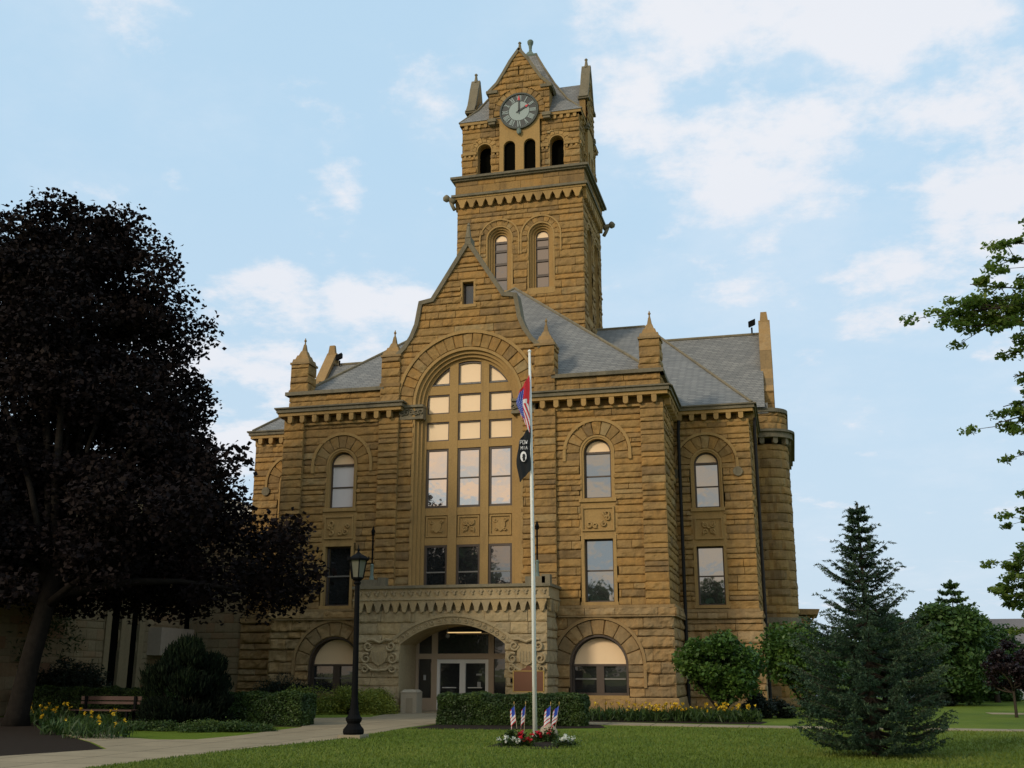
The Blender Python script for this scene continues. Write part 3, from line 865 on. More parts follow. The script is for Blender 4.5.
# ---------------------------------------------------------------- side bays (their fronts face us, rounded outer corner)
def side_bay(sg):
    d0, u0, u1, rc = 10.0, 11.9, 14.0, 1.0
    # plan outline: front edge, quarter round, side
    def ring(off):
        pts = [(u0, d0 - off)]
        pts += [(u1 - rc + (rc + off) * math.sin(a), d0 + rc - (rc + off) * math.cos(a)) for a in [math.pi / 2 * i / 10 for i in range(11)]]
        pts += [(u1 + off, d0 + 8.4)]
        return [(sg * x, y) for x, y in pts]
    rg = random.Random(9 + sg)
    m = MB()
    z = 0
    while z < 14.5:
        h = .44 * rg.uniform(.8, 1.2); 
        if z < 12.75 <= z + h: h = 12.9 - z
        zt = min(z + h, 14.62)
        if 12.9 <= z < 13.4: z = 13.6; continue
        base = ring(.0)
        # resample
        fine = []
        for (a, b), (c, d) in zip(base, base[1:]):
            L = math.hypot(c - a, d - b); n = max(1, int(L / .16))
            for i in range(n): fine.append((a + (c - a) * i / n, b + (d - b) * i / n))
        fine.append(base[-1])
        cum = 0; nxt = rg.uniform(.5, 1.3); t = rg.gauss(.35, .2); bb = .07 * rg.uniform(.8, 1.3)
        extra = .10 if z < 3.9 else 0
        cols_ = []; ts = []
        for i, (a, b) in enumerate(fine):
            p0 = fine[max(i - 1, 0)]; p1 = fine[min(i + 1, len(fine) - 1)]
            tx, ty = p1[0] - p0[0], p1[1] - p0[1]; L = math.hypot(tx, ty)
            nx, ny = (ty / L * sg, -tx / L * sg)
            joint = False
            if i: cum += math.hypot(a - fine[i - 1][0], b - fine[i - 1][1])
            if cum > nxt: nxt = cum + rg.uniform(.5, 1.3); joint = True; t = rg.gauss(.35, .2)
            col = []
            for k, pr in ((0, 0), (.08, .8), (.3, 1.15), (.7, .9), (.92, .6), (1, 0)):
                zz = z + (zt - z) * k
                o = 0 if pr == 0 else (.02 if joint else max(.01, bb * (pr + .7 * rock(a, b, zz))))
                col.append((a + nx * (o + extra), b + ny * (o + extra), zz))
            cols_.append(col); ts.append(min(1, max(0, t)))
        for i in range(len(cols_) - 1):
            c0, c1 = cols_[i], cols_[i + 1]
            m.add(c0 + c1, [(k, 6 + k, 7 + k, k + 1) if sg > 0 else (k, k + 1, 7 + k, 6 + k) for k in range(5)], ts[i])
        z = zt
    m.build('side_bay_wall', M['stone'], B)
    c = MB()
    def slab(z0, z1, off, t=.3):
        r = ring(off); inner = [(sg * u0, d0 + 8.4)]
        P = r + inner
        if sg < 0: P = P[::-1]
        n = len(P)
        c.add([(x, y, z0) for x, y in P] + [(x, y, z1) for x, y in P], [tuple(reversed(range(n))), tuple(range(n, 2 * n))] + [(i, (i + 1) % n, n + (i + 1) % n, n + i) for i in range(n)], t)
    slab(13.22, 13.5, .33, .4); slab(13.5, 13.62, .45, .1); slab(14.58, 14.78, .16, .15); slab(3.9, 4.22, .16, .4)
    # corbels round the corner
    r0 = ring(0); L = 0
    seglist = []
    for (a, b), (cc, d) in zip(r0, r0[1:]):
        seglist.append((L, a, b, cc, d)); L += math.hypot(cc - a, d - b)
    s = .3
    while s < L - .2:
        for (l0, a, b, cc, d) in seglist:
            ll = math.hypot(cc - a, d - b)
            if l0 <= s < l0 + ll:
                k = (s - l0) / ll; x, y = a + (cc - a) * k, b + (d - b) * k
                e = Vector(((cc - a) / ll * sg, (d - b) / ll * sg, 0)); n_ = Vector((e.y, -e.x, 0))
                fpoly(c, Fr((x, y, 0), e, n_), [(-.12, 13.22), (-.12, 12.98), (-.06, 12.9), (.06, 12.9), (.12, 12.98), (.12, 13.22)], -.02, .24)
        s += .6
    c.build('side_bay_cornice', M['coping'], B)
    # side gable wall behind the parapet, rising over the bay (seen almost edge on)
    g = MB()
    fr = Fr((sg * 13.0, 14.4, 0), (0, 1 * sg, 0), (sg, 0, 0))
    P = [(-a, z) for a, z in [(3.5, 13.6), (3.4, 15.9)] + GAB[1:-1]] + [(0, 20.7)] + [(a, z) for a, z in reversed(GAB[1:-1])] + [(3.4, 15.9), (3.5, 13.6)]
    P = P[::-1]
    fpoly(g, fr, P, 0, .48, .4)
    sheet(g, Fr((sg * 13.0, 10.9 - .0, 0), (sg, 0, 0), (0, -1, 0)) if sg > 0 else Fr((-13.48, 10.9, 0), (1, 0, 0), (0, -1, 0)), 0, .48, 14.7, 15.9, seed=90, ch=.5, blk=(2, 3))
    gb = g.build('side_gable', M['stone'], B)
    c = MB()
    path = [(3.5, 15.85)] + GAB[1:-1] + [(0, 20.85)]
    for s2 in (1, -1):
        pp = [(s2 * a, z) for a, z in path]
        for q, ((a, z), (a2, z2)) in enumerate(zip(pp, pp[1:])):
            d = Vector((a2 - a, z2 - z)).normalized(); nn = Vector((d.y, -d.x)) * s2
            e = d * .05
            Q = [(a - nn.x * .08 - e.x, z - nn.y * .08 - e.y), (a2 - nn.x * .08 + e.x, z2 - nn.y * .08 + e.y), (a2 + nn.x * .12 + e.x, z2 + nn.y * .12 + e.y), (a + nn.x * .12 - e.x, z + nn.y * .12 - e.y)]
            fpoly(c, fr, Q, -.06 - .003 * q, .54 + .003 * q, rnd.random())
    x = sg * 13.24
    c.loft([[(x - .26, 14.2, 20.6), (x + .26, 14.2, 20.6), (x + .26, 14.6, 20.6), (x - .26, 14.6, 20.6)], [(x - .17, 14.3, 21.45), (x + .17, 14.3, 21.45), (x + .17, 14.5, 21.45), (x - .17, 14.5, 21.45)]])
    c.build('gable_coping', M['base'], gb)
for sg in (1, -1): side_bay(sg)

# plain rear so the building is closed
w = MB()
for a, b, d in ((-12.4, 12.3, 24.0),):
    fr = BACK(d)
    w.add([fr(-b, 0), fr(-a, 0), fr(-a, 13.5), fr(-b, 13.5)], [(0, 1, 2, 3)])
for sg in (1, -1):
    w.add([(sg * 12.3, 18.4, 0), (sg * 12.3, 24, 0), (sg * 12.3, 24, 13.5), (sg * 12.3, 18.4, 13.5)], [(0, 1, 2, 3)])
    w.add([(sg * 12.3, 18.4, 0), (sg * 14, 18.4, 0), (sg * 14, 18.4, 14.6), (sg * 12.3, 18.4, 14.6)], [(0, 1, 2, 3)])
w.build('rear_wall', M['stone'], B)

# ---------------------------------------------------------------- roofs
r = MB()
e = 12.55
# main hip: ridge at z 21 over d=14
A = [(-e, 3.55, 13.55), (e, 3.55, 13.55), (e, 24.3, 13.55), (-e, 24.3, 13.55), (-6.5, 14, 21), (6.5, 14, 21)]
r.add(A, [(0, 1, 5, 4), (1, 2, 5), (2, 3, 4, 5), (3, 0, 4)])
# cross gables to the side bays
for sg in (1, -1):
    for ua, ub, da in ((5, 12.3, 8.6), (12.3, 13.05, 9.62)):
        za = 13.6 + (da - 8.6) * 6.5 / 5.6
        r.add([(sg * ua, da, za), (sg * ub, da, za), (sg * ub, 14.2, 20.1), (sg * ua, 14.2, 20.1), (sg * ub, 28.4 - da, za), (sg * ua, 28.4 - da, za)], [(0, 1, 2, 3), (3, 2, 4, 5)])
    r.add([(sg * 12.25, 9.9, 14.5), (sg * 13.2, 9.9, 14.5), (sg * 13.2, 9.9, 15.05), (sg * 12.25, 9.9, 15.05)], [(0, 1, 2, 3)])
    # roof over the bay corner
    r.add([(sg * 11.9, 10.3, 14.55), (sg * 13.8, 10.3, 14.55), (sg * 13.8, 18.2, 14.55), (sg * 11.9, 18.2, 14.55)], [(0, 1, 2, 3)])
# pavilion hip
h = HW - .30
r.add([(-h, .35, 14.42), (h, .35, 14.42), (0, h + .35, 14.42 + .9 * h), (0, 11.5, 14.42 + .9 * h), (h, 11.5, 14.42), (-h, 11.5, 14.42)], [(0, 1, 2), (1, 4, 3, 2), (0, 2, 3, 5)])
rf = r.build('slate_roof', M['slate'], B)
c = MB()
c.tube([(h, .35, 14.45), (0, h + .35, 14.45 + .9 * h)], .07, 6); c.tube([(-h, .35, 14.45), (0, h + .35, 14.45 + .9 * h)], .07, 6)
c.tube([(e, 3.55, 13.58), (6.5, 14, 21.03)], .07, 6); c.tube([(-e, 3.55, 13.58), (-6.5, 14, 21.03)], .07, 6)
c.tube([(-6.5, 14, 21.03), (6.5, 14, 21.03)], .08, 6)
for sg in (1, -1): c.tube([(sg * 6.5, 14.2, 20.13), (sg * 13, 14.2, 20.13)], .08, 6)
c.build('ridge_flashing', M['coping'], rf)

# ---------------------------------------------------------------- tower
TD = 10.0
def tower():
    FT = FRONT(TD)
    hw, dp = 3.68, 5.7
    m = Walls('tower_wall', M['stone'], B)
    tc = (-1.19, 1.25)
    zs, tr = 25.68, .38
    hs = anyof(*[hole_arch(c, 1.06, zs, zs - .3) for c in tc], *[hole_rect(c - .80, c + .80, 22.1, zs) for c in tc])
    sheet(m, FT, -hw, hw, 15.0, 27.74, hs, seed=101, ch=.40, step=.12)
    rh = anyof(*[hole_arch(c, .8, zs, zs - .3) for c in (1.7, 4.0)], *[hole_rect(c - .7, c + .7, 20.6, zs) for c in (1.7, 4.0)])
    sheet(m, RIGHT(hw, TD), 0, dp, 15.0, 27.74, rh, seed=102, ch=.40, step=.14)
    sheet(m, LEFT(-hw, TD + dp), 0, dp, 15.0, 27.74, seed=103, ch=.40, step=.2)
    sheet(m, BACK(TD + dp), -hw, hw, 15.0, 27.74, seed=104, ch=.40, step=.25)
    m.build('tower_wall', M['stone'], B)
    # tall windows
    for fr, c, zb in ((FT, tc[0], 22.55), (FT, tc[1], 22.55), (RIGHT(hw, TD), 1.7, 21.0), (RIGHT(hw, TD), 4.0, 21.0)):
        f = MB(); D = .5
        band(f, fr, c, zs, tr - .05, tr, zb, -D, -D + .08)
        for z in (zb + .04, 23.35, 24.25, 25.05, zs - .1): fbox(f, fr, c - tr, c + tr, z - .07, z + .07, -D, -D + .1)
        wn = f.build('tower_window', M['frame'], B)
        g = MB(); pane(g, fr, c - tr + .02, c + tr - .02, zb, zs - .1, -D + .03); g.build('pane', M['glass_dim'], wn)
        g = MB(); half_disc(g, fr, c, zs, tr - .03, zs - .05, -D + .05); g.build('blind_panel', M['panel'], wn)
        s = MB()
        for r0, r1, o in ((tr, tr + .11, -.34), (tr + .11, tr + .22, -.22), (tr + .22, tr + .33, -.10), (tr + .33, tr + .42, .04)):
            band(s, fr, c, zs, r0, r1, zb - .1, -D - .02, o, 20)
        fbox(s, fr, c - .82, c + .82, zb - .45, zb - .08, -D, .06)
        s.build('window_surround', M['trim'], wn)
        arch_trim(fr, c, zs, .80, 1.12 if fr.n.y else 1.0, 9, 600 + int(c * 10), .08, 24.6, o=.05)
    # corbel table, parapet band, balcony cornice
    def square(z0, z1, o, mm, t=.5, h_=hw, back=dp):
        mm.box(-h_ - o, h_ + o, TD - o, TD + back + o, z0, z1, t)
    m = MB()
    for fr, a, b, n in ((FT, -hw - .02, hw + .02, 13), (RIGHT(hw, TD), 0, dp, 10), (LEFT(-hw, TD + dp), 0, dp, 10), (BACK(TD + dp), -hw, hw, 13)):
        corbels(m, fr, a, b, 27.74, 28.3, n, .22, round_=False)
        fbox(m, fr, a + .05, b - .05, 27.6, 28.3, -.4, -.16, .1)
    square(28.3, 28.42, .26, m); 
    k = m.build('tower_corbel_table', M['trim'], B)
    m = MB(); square(28.42, 28.56, .36, m, .2); square(29.44, 29.54, .30, m, .3); square(29.54, 29.68, .42, m, .1); m.build('cornice_slab', M['coping'], k)
    m = Walls('tower_parapet', M['stone'], B); o = .14
    for fr, a, b in ((FRONT(TD - o), -hw - o, hw + o), (RIGHT(hw + o, TD - o), 0, dp + 2 * o), (LEFT(-hw - o, TD + dp + o), 0, dp + 2 * o), (BACK(TD + dp + o), -hw - o, hw + o)):
        sheet(m, fr, a, b, 28.56, 29.44, seed=111, ch=.88, blk=(.9, 1.7), bulge=.03, rough=.6)
    m.build('tower_parapet', M['stone'], B)
    # belfry
    bw = 3.50; bd = TD + .18; bdp = dp - .36
    FB = FRONT(bd)
    side = (2.19, .43, 31.47)
    m = Walls('belfry_wall', M['stone'], B)
    bh = anyof(*[hole_arch(s * 2.19, .74, 31.47, 31.1) for s in (1, -1)], *[hole_rect(s * 2.19 - .44, s * 2.19 + .44, 29.5, 31.5) for s in (1, -1)], hole_rect(-1.25, 1.25, 29, 36))
    sheet(m, FB, -bw, bw, 29.68, 33.2, bh, seed=120, ch=.36, step=.10, blk=(.5, 1.1))
    sh = anyof(*[hole_arch(c, .74, 31.47, 31.1) for c in (.95, bdp - .95)], *[hole_rect(c - .44, c + .44, 29.5, 31.5) for c in (.95, bdp - .95)], hole_rect(bdp / 2 - .9, bdp / 2 + .9, 29, 36))
    sheet(m, RIGHT(bw, bd), 0, bdp, 29.68, 33.2, sh, seed=121, ch=.36, step=.10, blk=(.5, 1.1))
    sheet(m, LEFT(-bw, bd + bdp), 0, bdp, 29.68, 33.2, sh, seed=122, ch=.36, step=.10, blk=(.5, 1.1))
    sheet(m, BACK(bd + bdp), -bw, bw, 29.68, 33.2, bh, seed=123, ch=.36, step=.15, blk=(.5, 1.1))
    m.build('belfry_wall', M['stone'], B)
    d_ = MB(); d_.box(-bw + .55, bw - .55, bd + .55, bd + bdp - .55, 29.6, 33.2); d_.build('belfry_black_box', M['dark'], B)  # solid black box, its colour stands for the shadow inside the belfry
    def face(fr, cc, offs, cw, finn):
        m = MB()
        for c in offs:
            band(m, fr, c, 31.47, .42, .50, 29.68, -.6, .03, 14)
            voussoirs(m, fr, c, 31.47, .50, .90, 0, math.pi, 7, .05, 130)
        # impost corbels
        for a, b in ((cc - finn, offs[0] - .46), (offs[0] + .46, cc - cw - .02), (cc + cw + .02, offs[1] - .46), (offs[1] + .46, cc + finn)):
            if b - a > .1:
                fbox(m, fr, a, b, 31.22, 31.42, 0, .14, .3)
                corbels(m, fr, a, b, 31.04, 31.22, max(1, int((b - a) / .24)), .10, w=.13)
        m.build('belfry_arch', M['trim'], B)
        # projecting centre bay with twin lancets and gable
        m = MB()
        g1, g2 = cc - cw * .5, cc + cw * .5
        rr = cw * .29
        cen = hole_arch(cc, 1.23 if cw > 1 else .7, 33.62, 33.62)
        O = .22
        for a, b in ((cc - cw, g1 - rr), (g1 + rr, g2 - rr), (g2 + rr, cc + cw)): fbox(m, fr, a, b, 29.68, 31.45, -.1, O, .6)
        for g_ in (g1, g2):
            n = 10
            pts = arcpts(g_, 31.45, rr, 0, math.pi, n)
            edge = [(g_ + cw * .5, 31.45), (g_ + rr, 31.45)]
            poly = [(g_ + rr, 31.45)] + pts[1:] + [(g_ - cw * .5, 31.45), (g_ - cw * .5, 32.0), (g_ + cw * .5, 32.0), (g_ + cw * .5, 31.45)]
            fpoly(m, fr, poly[::-1] if False else poly, -.1, O, .6)
            dk = MB(); 
        fbox(m, fr, cc - cw, cc + cw, 32.0, 33.25, -.1, O, .55)
        m.build('clock_bay', M['trim'], B)
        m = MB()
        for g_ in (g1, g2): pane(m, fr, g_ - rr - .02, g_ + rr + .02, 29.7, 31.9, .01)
        m.build('lancet_black_sheet', M['dark'], B)  # black sheets painted as the shadow in the lancets
        return
    face(FB, 0, (-2.19, 2.19), 1.22, bw)
    face(RIGHT(bw, bd), bdp / 2, (.95, bdp - .95), .9, bdp / 2)
    face(LEFT(-bw, bd + bdp), bdp / 2, (.95, bdp - .95), .9, bdp / 2)
    # eaves
    m = MB()
    for fr, a, b, skip in ((FB, -bw, bw, 1.9), (RIGHT(bw, bd), 0, bdp, 0), (LEFT(-bw, bd + bdp), 0, bdp, 0), (BACK(bd + bdp), -bw, bw, 0)):
        if skip:
            corbels(m, fr, a, -skip, 32.92, 33.16, 4, .16, w=.2); corbels(m, fr, skip, b, 32.92, 33.16, 4, .16, w=.2)
            for q in ((a - .18, -skip), (skip, b + .18)): fbox(m, fr, *q, 33.16, 33.36, -.3, .20, .3)
        else:
            corbels(m, fr, a, b, 32.92, 33.16, 8, .16, w=.2); fbox(m, fr, a - .17, b + .17, 33.16, 33.355, -.3, .197, .3)
    m.build('tower_eaves', M['trim'], B)
    # clock gable, front
    GG = [(1.80, 35.12), (1.35, 35.65), (.95, 36.3), (.55, 37.0), (.0, 37.75)]
    def wallgable(fr, cc, O, seed, scale=1.0, depth=1.2, clockhole=True):
        m = MB()
        def kp(s, z):
            a = abs(s - cc) / scale
            if z < 35.12: return a < 1.82
            for (a0, z0), (a1, z1) in zip(GG, GG[1:]):
                if z0 <= z <= z1: return a < a0 + (a1 - a0) * (z - z0) / (z1 - z0)
            return False
        hl = (lambda s, z: (s - cc) ** 2 + (z - 33.62) ** 2 < 1.55 ** 2) if clockhole else None
        hl2 = (lambda s, z: (hl and hl(s, z)) or (abs(s - cc) < .06 and 36.0 < z < 36.6) or (z < 33.3 and abs(s - cc) < 1.2))
        sheet(m, Fr(fr.p, fr.e, fr.n), cc - 1.85 * scale, cc + 1.85 * scale, 33.0, 37.7, hl2, seed=seed, ch=.34, blk=(.5, 1.1), keep=kp, ends=(True, True), o=O, step=.09)
        # body
        P = [(cc - a * scale, z) for a, z in [(1.8, 33.0)] + GG] + [(cc + a * scale, z) for a, z in reversed([(1.8, 33.0)] + GG[:-1])]
        P = P[::-1]
        if clockhole: fpoly(m, fr, P, -depth, O - .05, .5)
        else: fpoly(m, fr, P, -depth, O - .05, .5)
        g = m.build('clock_gable', M['stone'], B)
        c = MB()
        for s2 in (1, -1):
            pp = [(cc + s2 * scale * a, z) for a, z in [(1.95, 35.05)] + GG[1:]]
            for q, ((a, z), (a2, z2)) in enumerate(zip(pp, pp[1:])):
                d = Vector((a2 - a, z2 - z)).normalized(); nn = Vector((d.y, -d.x)) * s2
                e_ = d * .04
                Q = [(a - nn.x * .09 - e_.x, z - nn.y * .09 - e_.y), (a2 - nn.x * .09 + e_.x, z2 - nn.y * .09 + e_.y), (a2 + nn.x * .09 + e_.x, z2 + nn.y * .09 + e_.y), (a + nn.x * .09 - e_.x, z + nn.y * .09 - e_.y)]
                fpoly(c, fr, Q, -depth - .002 * q, O + .12 + .003 * q, .4)
            x = cc + s2 * 1.66 * scale
            fbox(c, fr, x - .34 * scale, x + .34 * scale, 34.95, 35.14, -.3, O + .18, .2)
            fbox(c, fr, x - .26 * scale, x + .26 * scale, 33.1, 33.3, -.1, O + .16, .5)
            fbox(c, fr, x - .2 * scale, x + .2 * scale, 32.95, 33.1, -.1, O + .10, .5)
        p = fr(cc, 37.7, O - .15)
        c.lathe([(.18, 0), (.10, .25), (.07, .5), (.11, .58), (.05, .66)], p, 8)
        c.build('gable_coping', M['coping'], g)
        return g
    wallgable(FB, 0, .26, 140)
    wallgable(RIGHT(bw, bd), bdp / 2, .2, 141, .62, depth=.22, clockhole=False)
    wallgable(LEFT(-bw, bd + bdp), bdp / 2, .2, 142, .62, depth=.22, clockhole=False)
    # clock
    O = .27
    m = MB(); voussoirs(m, FRONT(bd - O + .02), 0, 33.62, 1.17, 1.56, -.12, math.pi + .12, 13, .06, 150)
    fbox(m, FB, -1.22, 1.22, 32.0, 33.3, .1, .215, .55)
    m.build('clock_arch', M['stone'], B)
    FC = FRONT(bd - O)
    c = MB(); c.loft([[FC(r_ * math.cos(a), 33.62 + r_ * math.sin(a), o) for a in [2 * math.pi * i / 40 for i in range(40)]] for r_, o in ((1.18, -.1), (1.18, .10), (1.08, .10), (1.06, .02))])
    ck = c.build('clock', M['clockrim'], B)
    c = MB(); c.add([FC(1.07 * math.cos(a), 33.62 + 1.07 * math.sin(a), .03) for a in [2 * math.pi * i / 40 for i in range(40)]], [tuple(range(40))]); c.build('dial', M['dialdark'], ck)
    c = MB(); c.add([FC(.62 * math.cos(a), 33.62 + .62 * math.sin(a), .045) for a in [2 * math.pi * i / 36 for i in range(36)]], [tuple(range(36))]); c.build('dial_centre', M['dialwhite'], ck)
    # roman numerals on pale lozenges
    c = MB(); cd = MB()
    nums = ['XII', 'I', 'II', 'III', 'IIII', 'V', 'VI', 'VII', 'VIII', 'IX', 'X', 'XI']
    def seg(mb, a, x0, y0, x1, y1, w_, o):
        # local numeral coords (x tangential, y radial) -> wall
        ca, sa = math.cos(a), math.sin(a)
        def T(x, y): return (sa * (y + .835) + ca * x, 33.62 + ca * (y + .835) - sa * x)
        d = Vector((x1 - x0, y1 - y0)).normalized(); n_ = Vector((-d.y, d.x)) * w_ / 2
        Q = [(x0 - n_.x, y0 - n_.y), (x1 - n_.x, y1 - n_.y), (x1 + n_.x, y1 + n_.y), (x0 + n_.x, y0 + n_.y)]
        mb.add([FC(*T(*q), o) for q in Q], [(0, 1, 2, 3)])
    for i, s in enumerate(nums):
        a = i * math.pi / 6
        wd = {'I': .075, 'V': .15, 'X': .15}; tot = sum(wd[k] for k in s); x = -tot / 2
        for ch in s:
            h_ = .185
            if ch == 'I': seg(c, a, x + wd[ch] / 2, -h_, x + wd[ch] / 2, h_, .052, .05)
            elif ch == 'V': seg(c, a, x + .02, h_, x + .075, -h_, .045, .05); seg(c, a, x + .13, h_, x + .075, -h_, .03, .052)
            else: seg(c, a, x + .02, h_, x + .13, -h_, .045, .05); seg(c, a, x + .13, h_, x + .02, -h_, .03, .052)
            x += wd[ch]
        for k in range(1, 5):
            a2 = a + k * math.pi / 30; seg(c, a2, 0, .18, 0, .21, .02, .05)
    c.build('numeral_ring', M['dialwhite'], ck)
    def hand(a, L, w_, name, tip):
        h_ = MB(); t_ = MB()
        def T(x, y): return (math.sin(a) * y + math.cos(a) * x, 33.62 + math.cos(a) * y - math.sin(a) * x)
        fpoly(h_, FC, [T(*p) for p in ((-w_ * .4, -.2), (-w_, .1), (-w_ * .8, L * .55), (-w_ * 1.3, L * .68), (0, L * .95), (w_ * 1.3, L * .68), (w_ * .8, L * .55), (w_, .1), (w_ * .4, -.2))][::-1], .07, .09)
        o_ = h_.build(name, M['dialdark'], ck)
        fpoly(t_, FC, [T(*p) for p in ((-w_ * 1.5, L * .70), (0, L * 1.04), (w_ * 1.5, L * .70))][::-1], .075, .10)
        t_.build('red_tip', M['red'], o_)
    hand(R(61), .66, .055, 'hour_hand', 1); hand(R(0), .98, .05, 'minute_hand', 1)
    m = MB(); m.loft([[FC(.17 * k * math.cos(a), 32.27 + .2 * math.sin(a), o) for a in [2 * math.pi * i / 10 for i in range(10)]] for k, o in ((.8, .0), (.8, .12), (.3, .17))]); m.build('clock_boss', M['copper'], ck)
    # roof: bell-cast pyramid with a small flat and finial
    m = MB(); yc = bd + bdp / 2
    def rg_(a, b, z): return [(-a, yc - b, z), (a, yc - b, z), (a, yc + b, z), (-a, yc + b, z)]
    m.loft([rg_(bw + .24, bdp / 2 + .24, 33.34), rg_(2.75, 2.1, 34.5), rg_(1.85, 1.45, 36.0), rg_(1.05, .85, 37.6), rg_(.46, .42, 38.9)])
    # side dormers run back from the side gables
    for sg in (1, -1):
        x0, x1 = sg * 1.0, sg * (bw - .1); DZ = 36.6 if sg > 0 else 36.2
        m.add([(x1, yc - 1.05, 34.9), (x1, yc, DZ), (x1, yc + 1.05, 34.9), (x0, yc - 1.05, 34.9), (x0, yc, DZ), (x0, yc + 1.05, 34.9), (x1, yc - 1.05, 33.3), (x0, yc - 1.05, 33.3)], [(0, 1, 4, 3), (1, 2, 5, 4), (0, 3, 7, 6)])
    m.add([(-1.7, bd, 35.1), (0, bd, 37.55), (1.7, bd, 35.1), (-1.7, yc, 35.1), (0, yc, 37.55), (1.7, yc, 35.1)], [(0, 1, 4, 3), (1, 2, 5, 4)])
    tr_ = m.build('tower_roof', M['slate'], B)
    m = MB(); m.loft([rg_(.50, .46, 38.82), rg_(.53, .49, 38.94), rg_(.42, .38, 39.02)])
    m.loft([rg_(.30, .30, 39.02), rg_(.13, .13, 39.35)])
    m.lathe([(.12, 0), (.09, .25), (.12, .5), (.19, .68), (.20, .80), (.15, .88), (.04, .94)], (0, yc, 39.32), 12)
    m.build('finial', M['copper'], tr_)
    m = MB()
    for s in (1, -1): m.tube([(s * bw + s * .23, TD, 33.36), (s * 2.76, yc - 2.12, 34.52), (s * 1.86, yc - 1.47, 36.02), (s * 1.06, yc - .87, 37.62), (s * .47, yc - .43, 38.88)], .06, 6)
    m.build('hip_flashing', M['coping'], tr_)
    # gargoyles at the corners of the balcony
    for (x, y, dx, dy) in ((-hw - .2, TD - .15, -1, -.15), (hw + .25, TD + dp + .1, 1, .3)):
        m = MB()
        m.tube([(x, y, 28.2), (x + .22 * dx, y + .22 * dy, 28.35), (x + .42 * dx, y + .42 * dy, 28.42)], [.2, .15, .12], 8)
        m.lathe([(.05, -.2), (.2, -.1), (.23, .05), (.12, .2), (.03, .26)], (x + .48 * dx, y + .48 * dy, 28.42), 8)
        m.tube([(x, y, 27.7), (x + .15 * dx, y + .15 * dy, 28.0), (x + .3 * dx, y + .3 * dy, 28.25)], [.12, .12, .06], 6)
        m.build('gargoyle', M['coping'], B, smooth=True)
tower()

# ---------------------------------------------------------------- entrance porch
FP = FRONT(-2.0)
pw = 4.08
Rj, zc_, = 3.56, -.03
def porch_hole(s, z):
    s -= .12
    return abs(s) < 2.27 and (z < 2.7 or s * s + (z - zc_) ** 2 < (Rj + .38) ** 2)
m = MB()
sheet(m, FP, -pw, pw, .55, 4.08, porch_hole, seed=160, ch=.46, blk=(.6, 1.5), bulge=.05, rough=1.2)
sheet(m, RIGHT(pw, -2.0), 0, 2.0, .55, 4.08, seed=161, ch=.46, bulge=.06, ends=(True, False))
sheet(m, LEFT(-pw, 0), 0, 2.0, .55, 4.08, seed=162, ch=.46, bulge=.06, ends=(False, True))
for fr, a, b, e1, e2 in ((FRONT(-2.12), -pw - .12, pw + .12, True, True), (RIGHT(pw + .12, -2.12), 0, 2.1, True, False), (LEFT(-pw - .12, 0), 0, 2.12, False, True)):
    sheet(m, fr, a, b, 0, .55, (lambda s, z: abs(s - .12) < 2.3) if fr.n.y else None, seed=163, ch=.55, blk=(.8, 1.6), bulge=.05, ends=(e1, e2))
po = m.build('porch', M['porch'], B)
m = MB(); band(m, FP, .12, zc_, Rj, Rj + .30, None, -1.2, .03, 30, math.pi / 2 - .69, math.pi / 2 + .69)
band(m, FP, .12, zc_, Rj + .30, Rj + .42, None, -.02, .09, 30, math.pi / 2 - .72, math.pi / 2 + .72)
for k in range(17):
    a = math.pi / 2 - .62 + 1.24 * k / 16
    scroll(m, FP, .12 + (Rj + .15) * math.cos(a), zc_ + (Rj + .15) * math.sin(a), .10, .05, flip=1 if k % 2 else -1, a0=a, w=.028)
m.build('carved_arch', M['porch'], po)
# inner reveals, splayed jambs, vault, back wall
m = MB()
for s in (-1, 1):
    x0 = .12 + s * 2.28; x1 = .12 + s * 2.24
    m.add([(x0, -2.02, 0), (x1, .02, 0), (x1, .02, 3.0), (x0, -2.02, 3.0)], [(0, 1, 2, 3)])
    m.add([(.12 + s * 2.28, -2.02, 0), (.12 + s * 2.42, -2.02, 0), (.12 + s * 2.42, -2.02, 2.78), (.12 + s * 2.28, -2.02, 2.78)], [(0, 1, 2, 3)])
n = 16
P = arcpts(.12, zc_, Rj, math.pi / 2 - .70, math.pi / 2 + .70, n)
for (a, z), (a2, z2) in zip(P, P[1:]): m.add([(a, -2.0, z), (a2, -2.0, z2), (a2, .05, z2 + .0), (a, .05, z)], [(0, 1, 2, 3)])
m.build('porch_vault', M['porch'], po)
m = MB()
corbels(m, FP, -pw - .05, pw + .05, 4.02, 4.52, 21, .16, round_=False)
corbels(m, RIGHT(pw, -2), 0, 2, 4.02, 4.52, 5, .16, round_=False); corbels(m, LEFT(-pw, 0), 0, 2, 4.02, 4.52, 5, .16, round_=False)
m.box(-pw + .12, pw - .12, -1.88, 0, 4.0, 4.55, .1); m.box(-pw - .2, pw + .2, -2.2, 0, 4.52, 4.58, .4)
m.box(-pw - .14, pw + .14, -2.14, 0, 4.58, 5.0, .6)
for k in range(22):
    c = -pw + .1 + (2 * pw - .2) * k / 21
    FPb = FRONT(-2.14)
    mm = m
    for dx, dz in ((-.05, .05), (.05, -.05)): fpoly(m, FPb, [(c + dx - .06, 4.80 + dz), (c + dx, 4.74 + dz), (c + dx + .06, 4.80 + dz), (c + dx, 4.86 + dz)], 0, .06, .1)
    fpoly(m, FPb, [(c - .04, 4.78), (c + .02, 4.73), (c + .15, 4.87), (c + .10, 4.92)], 0, .055, .1)
m.build('porch_parapet', M['porch'], po)
m = MB(); m.box(-pw - .22, pw + .22, -2.24, 0.0, 5.0, 5.12); 
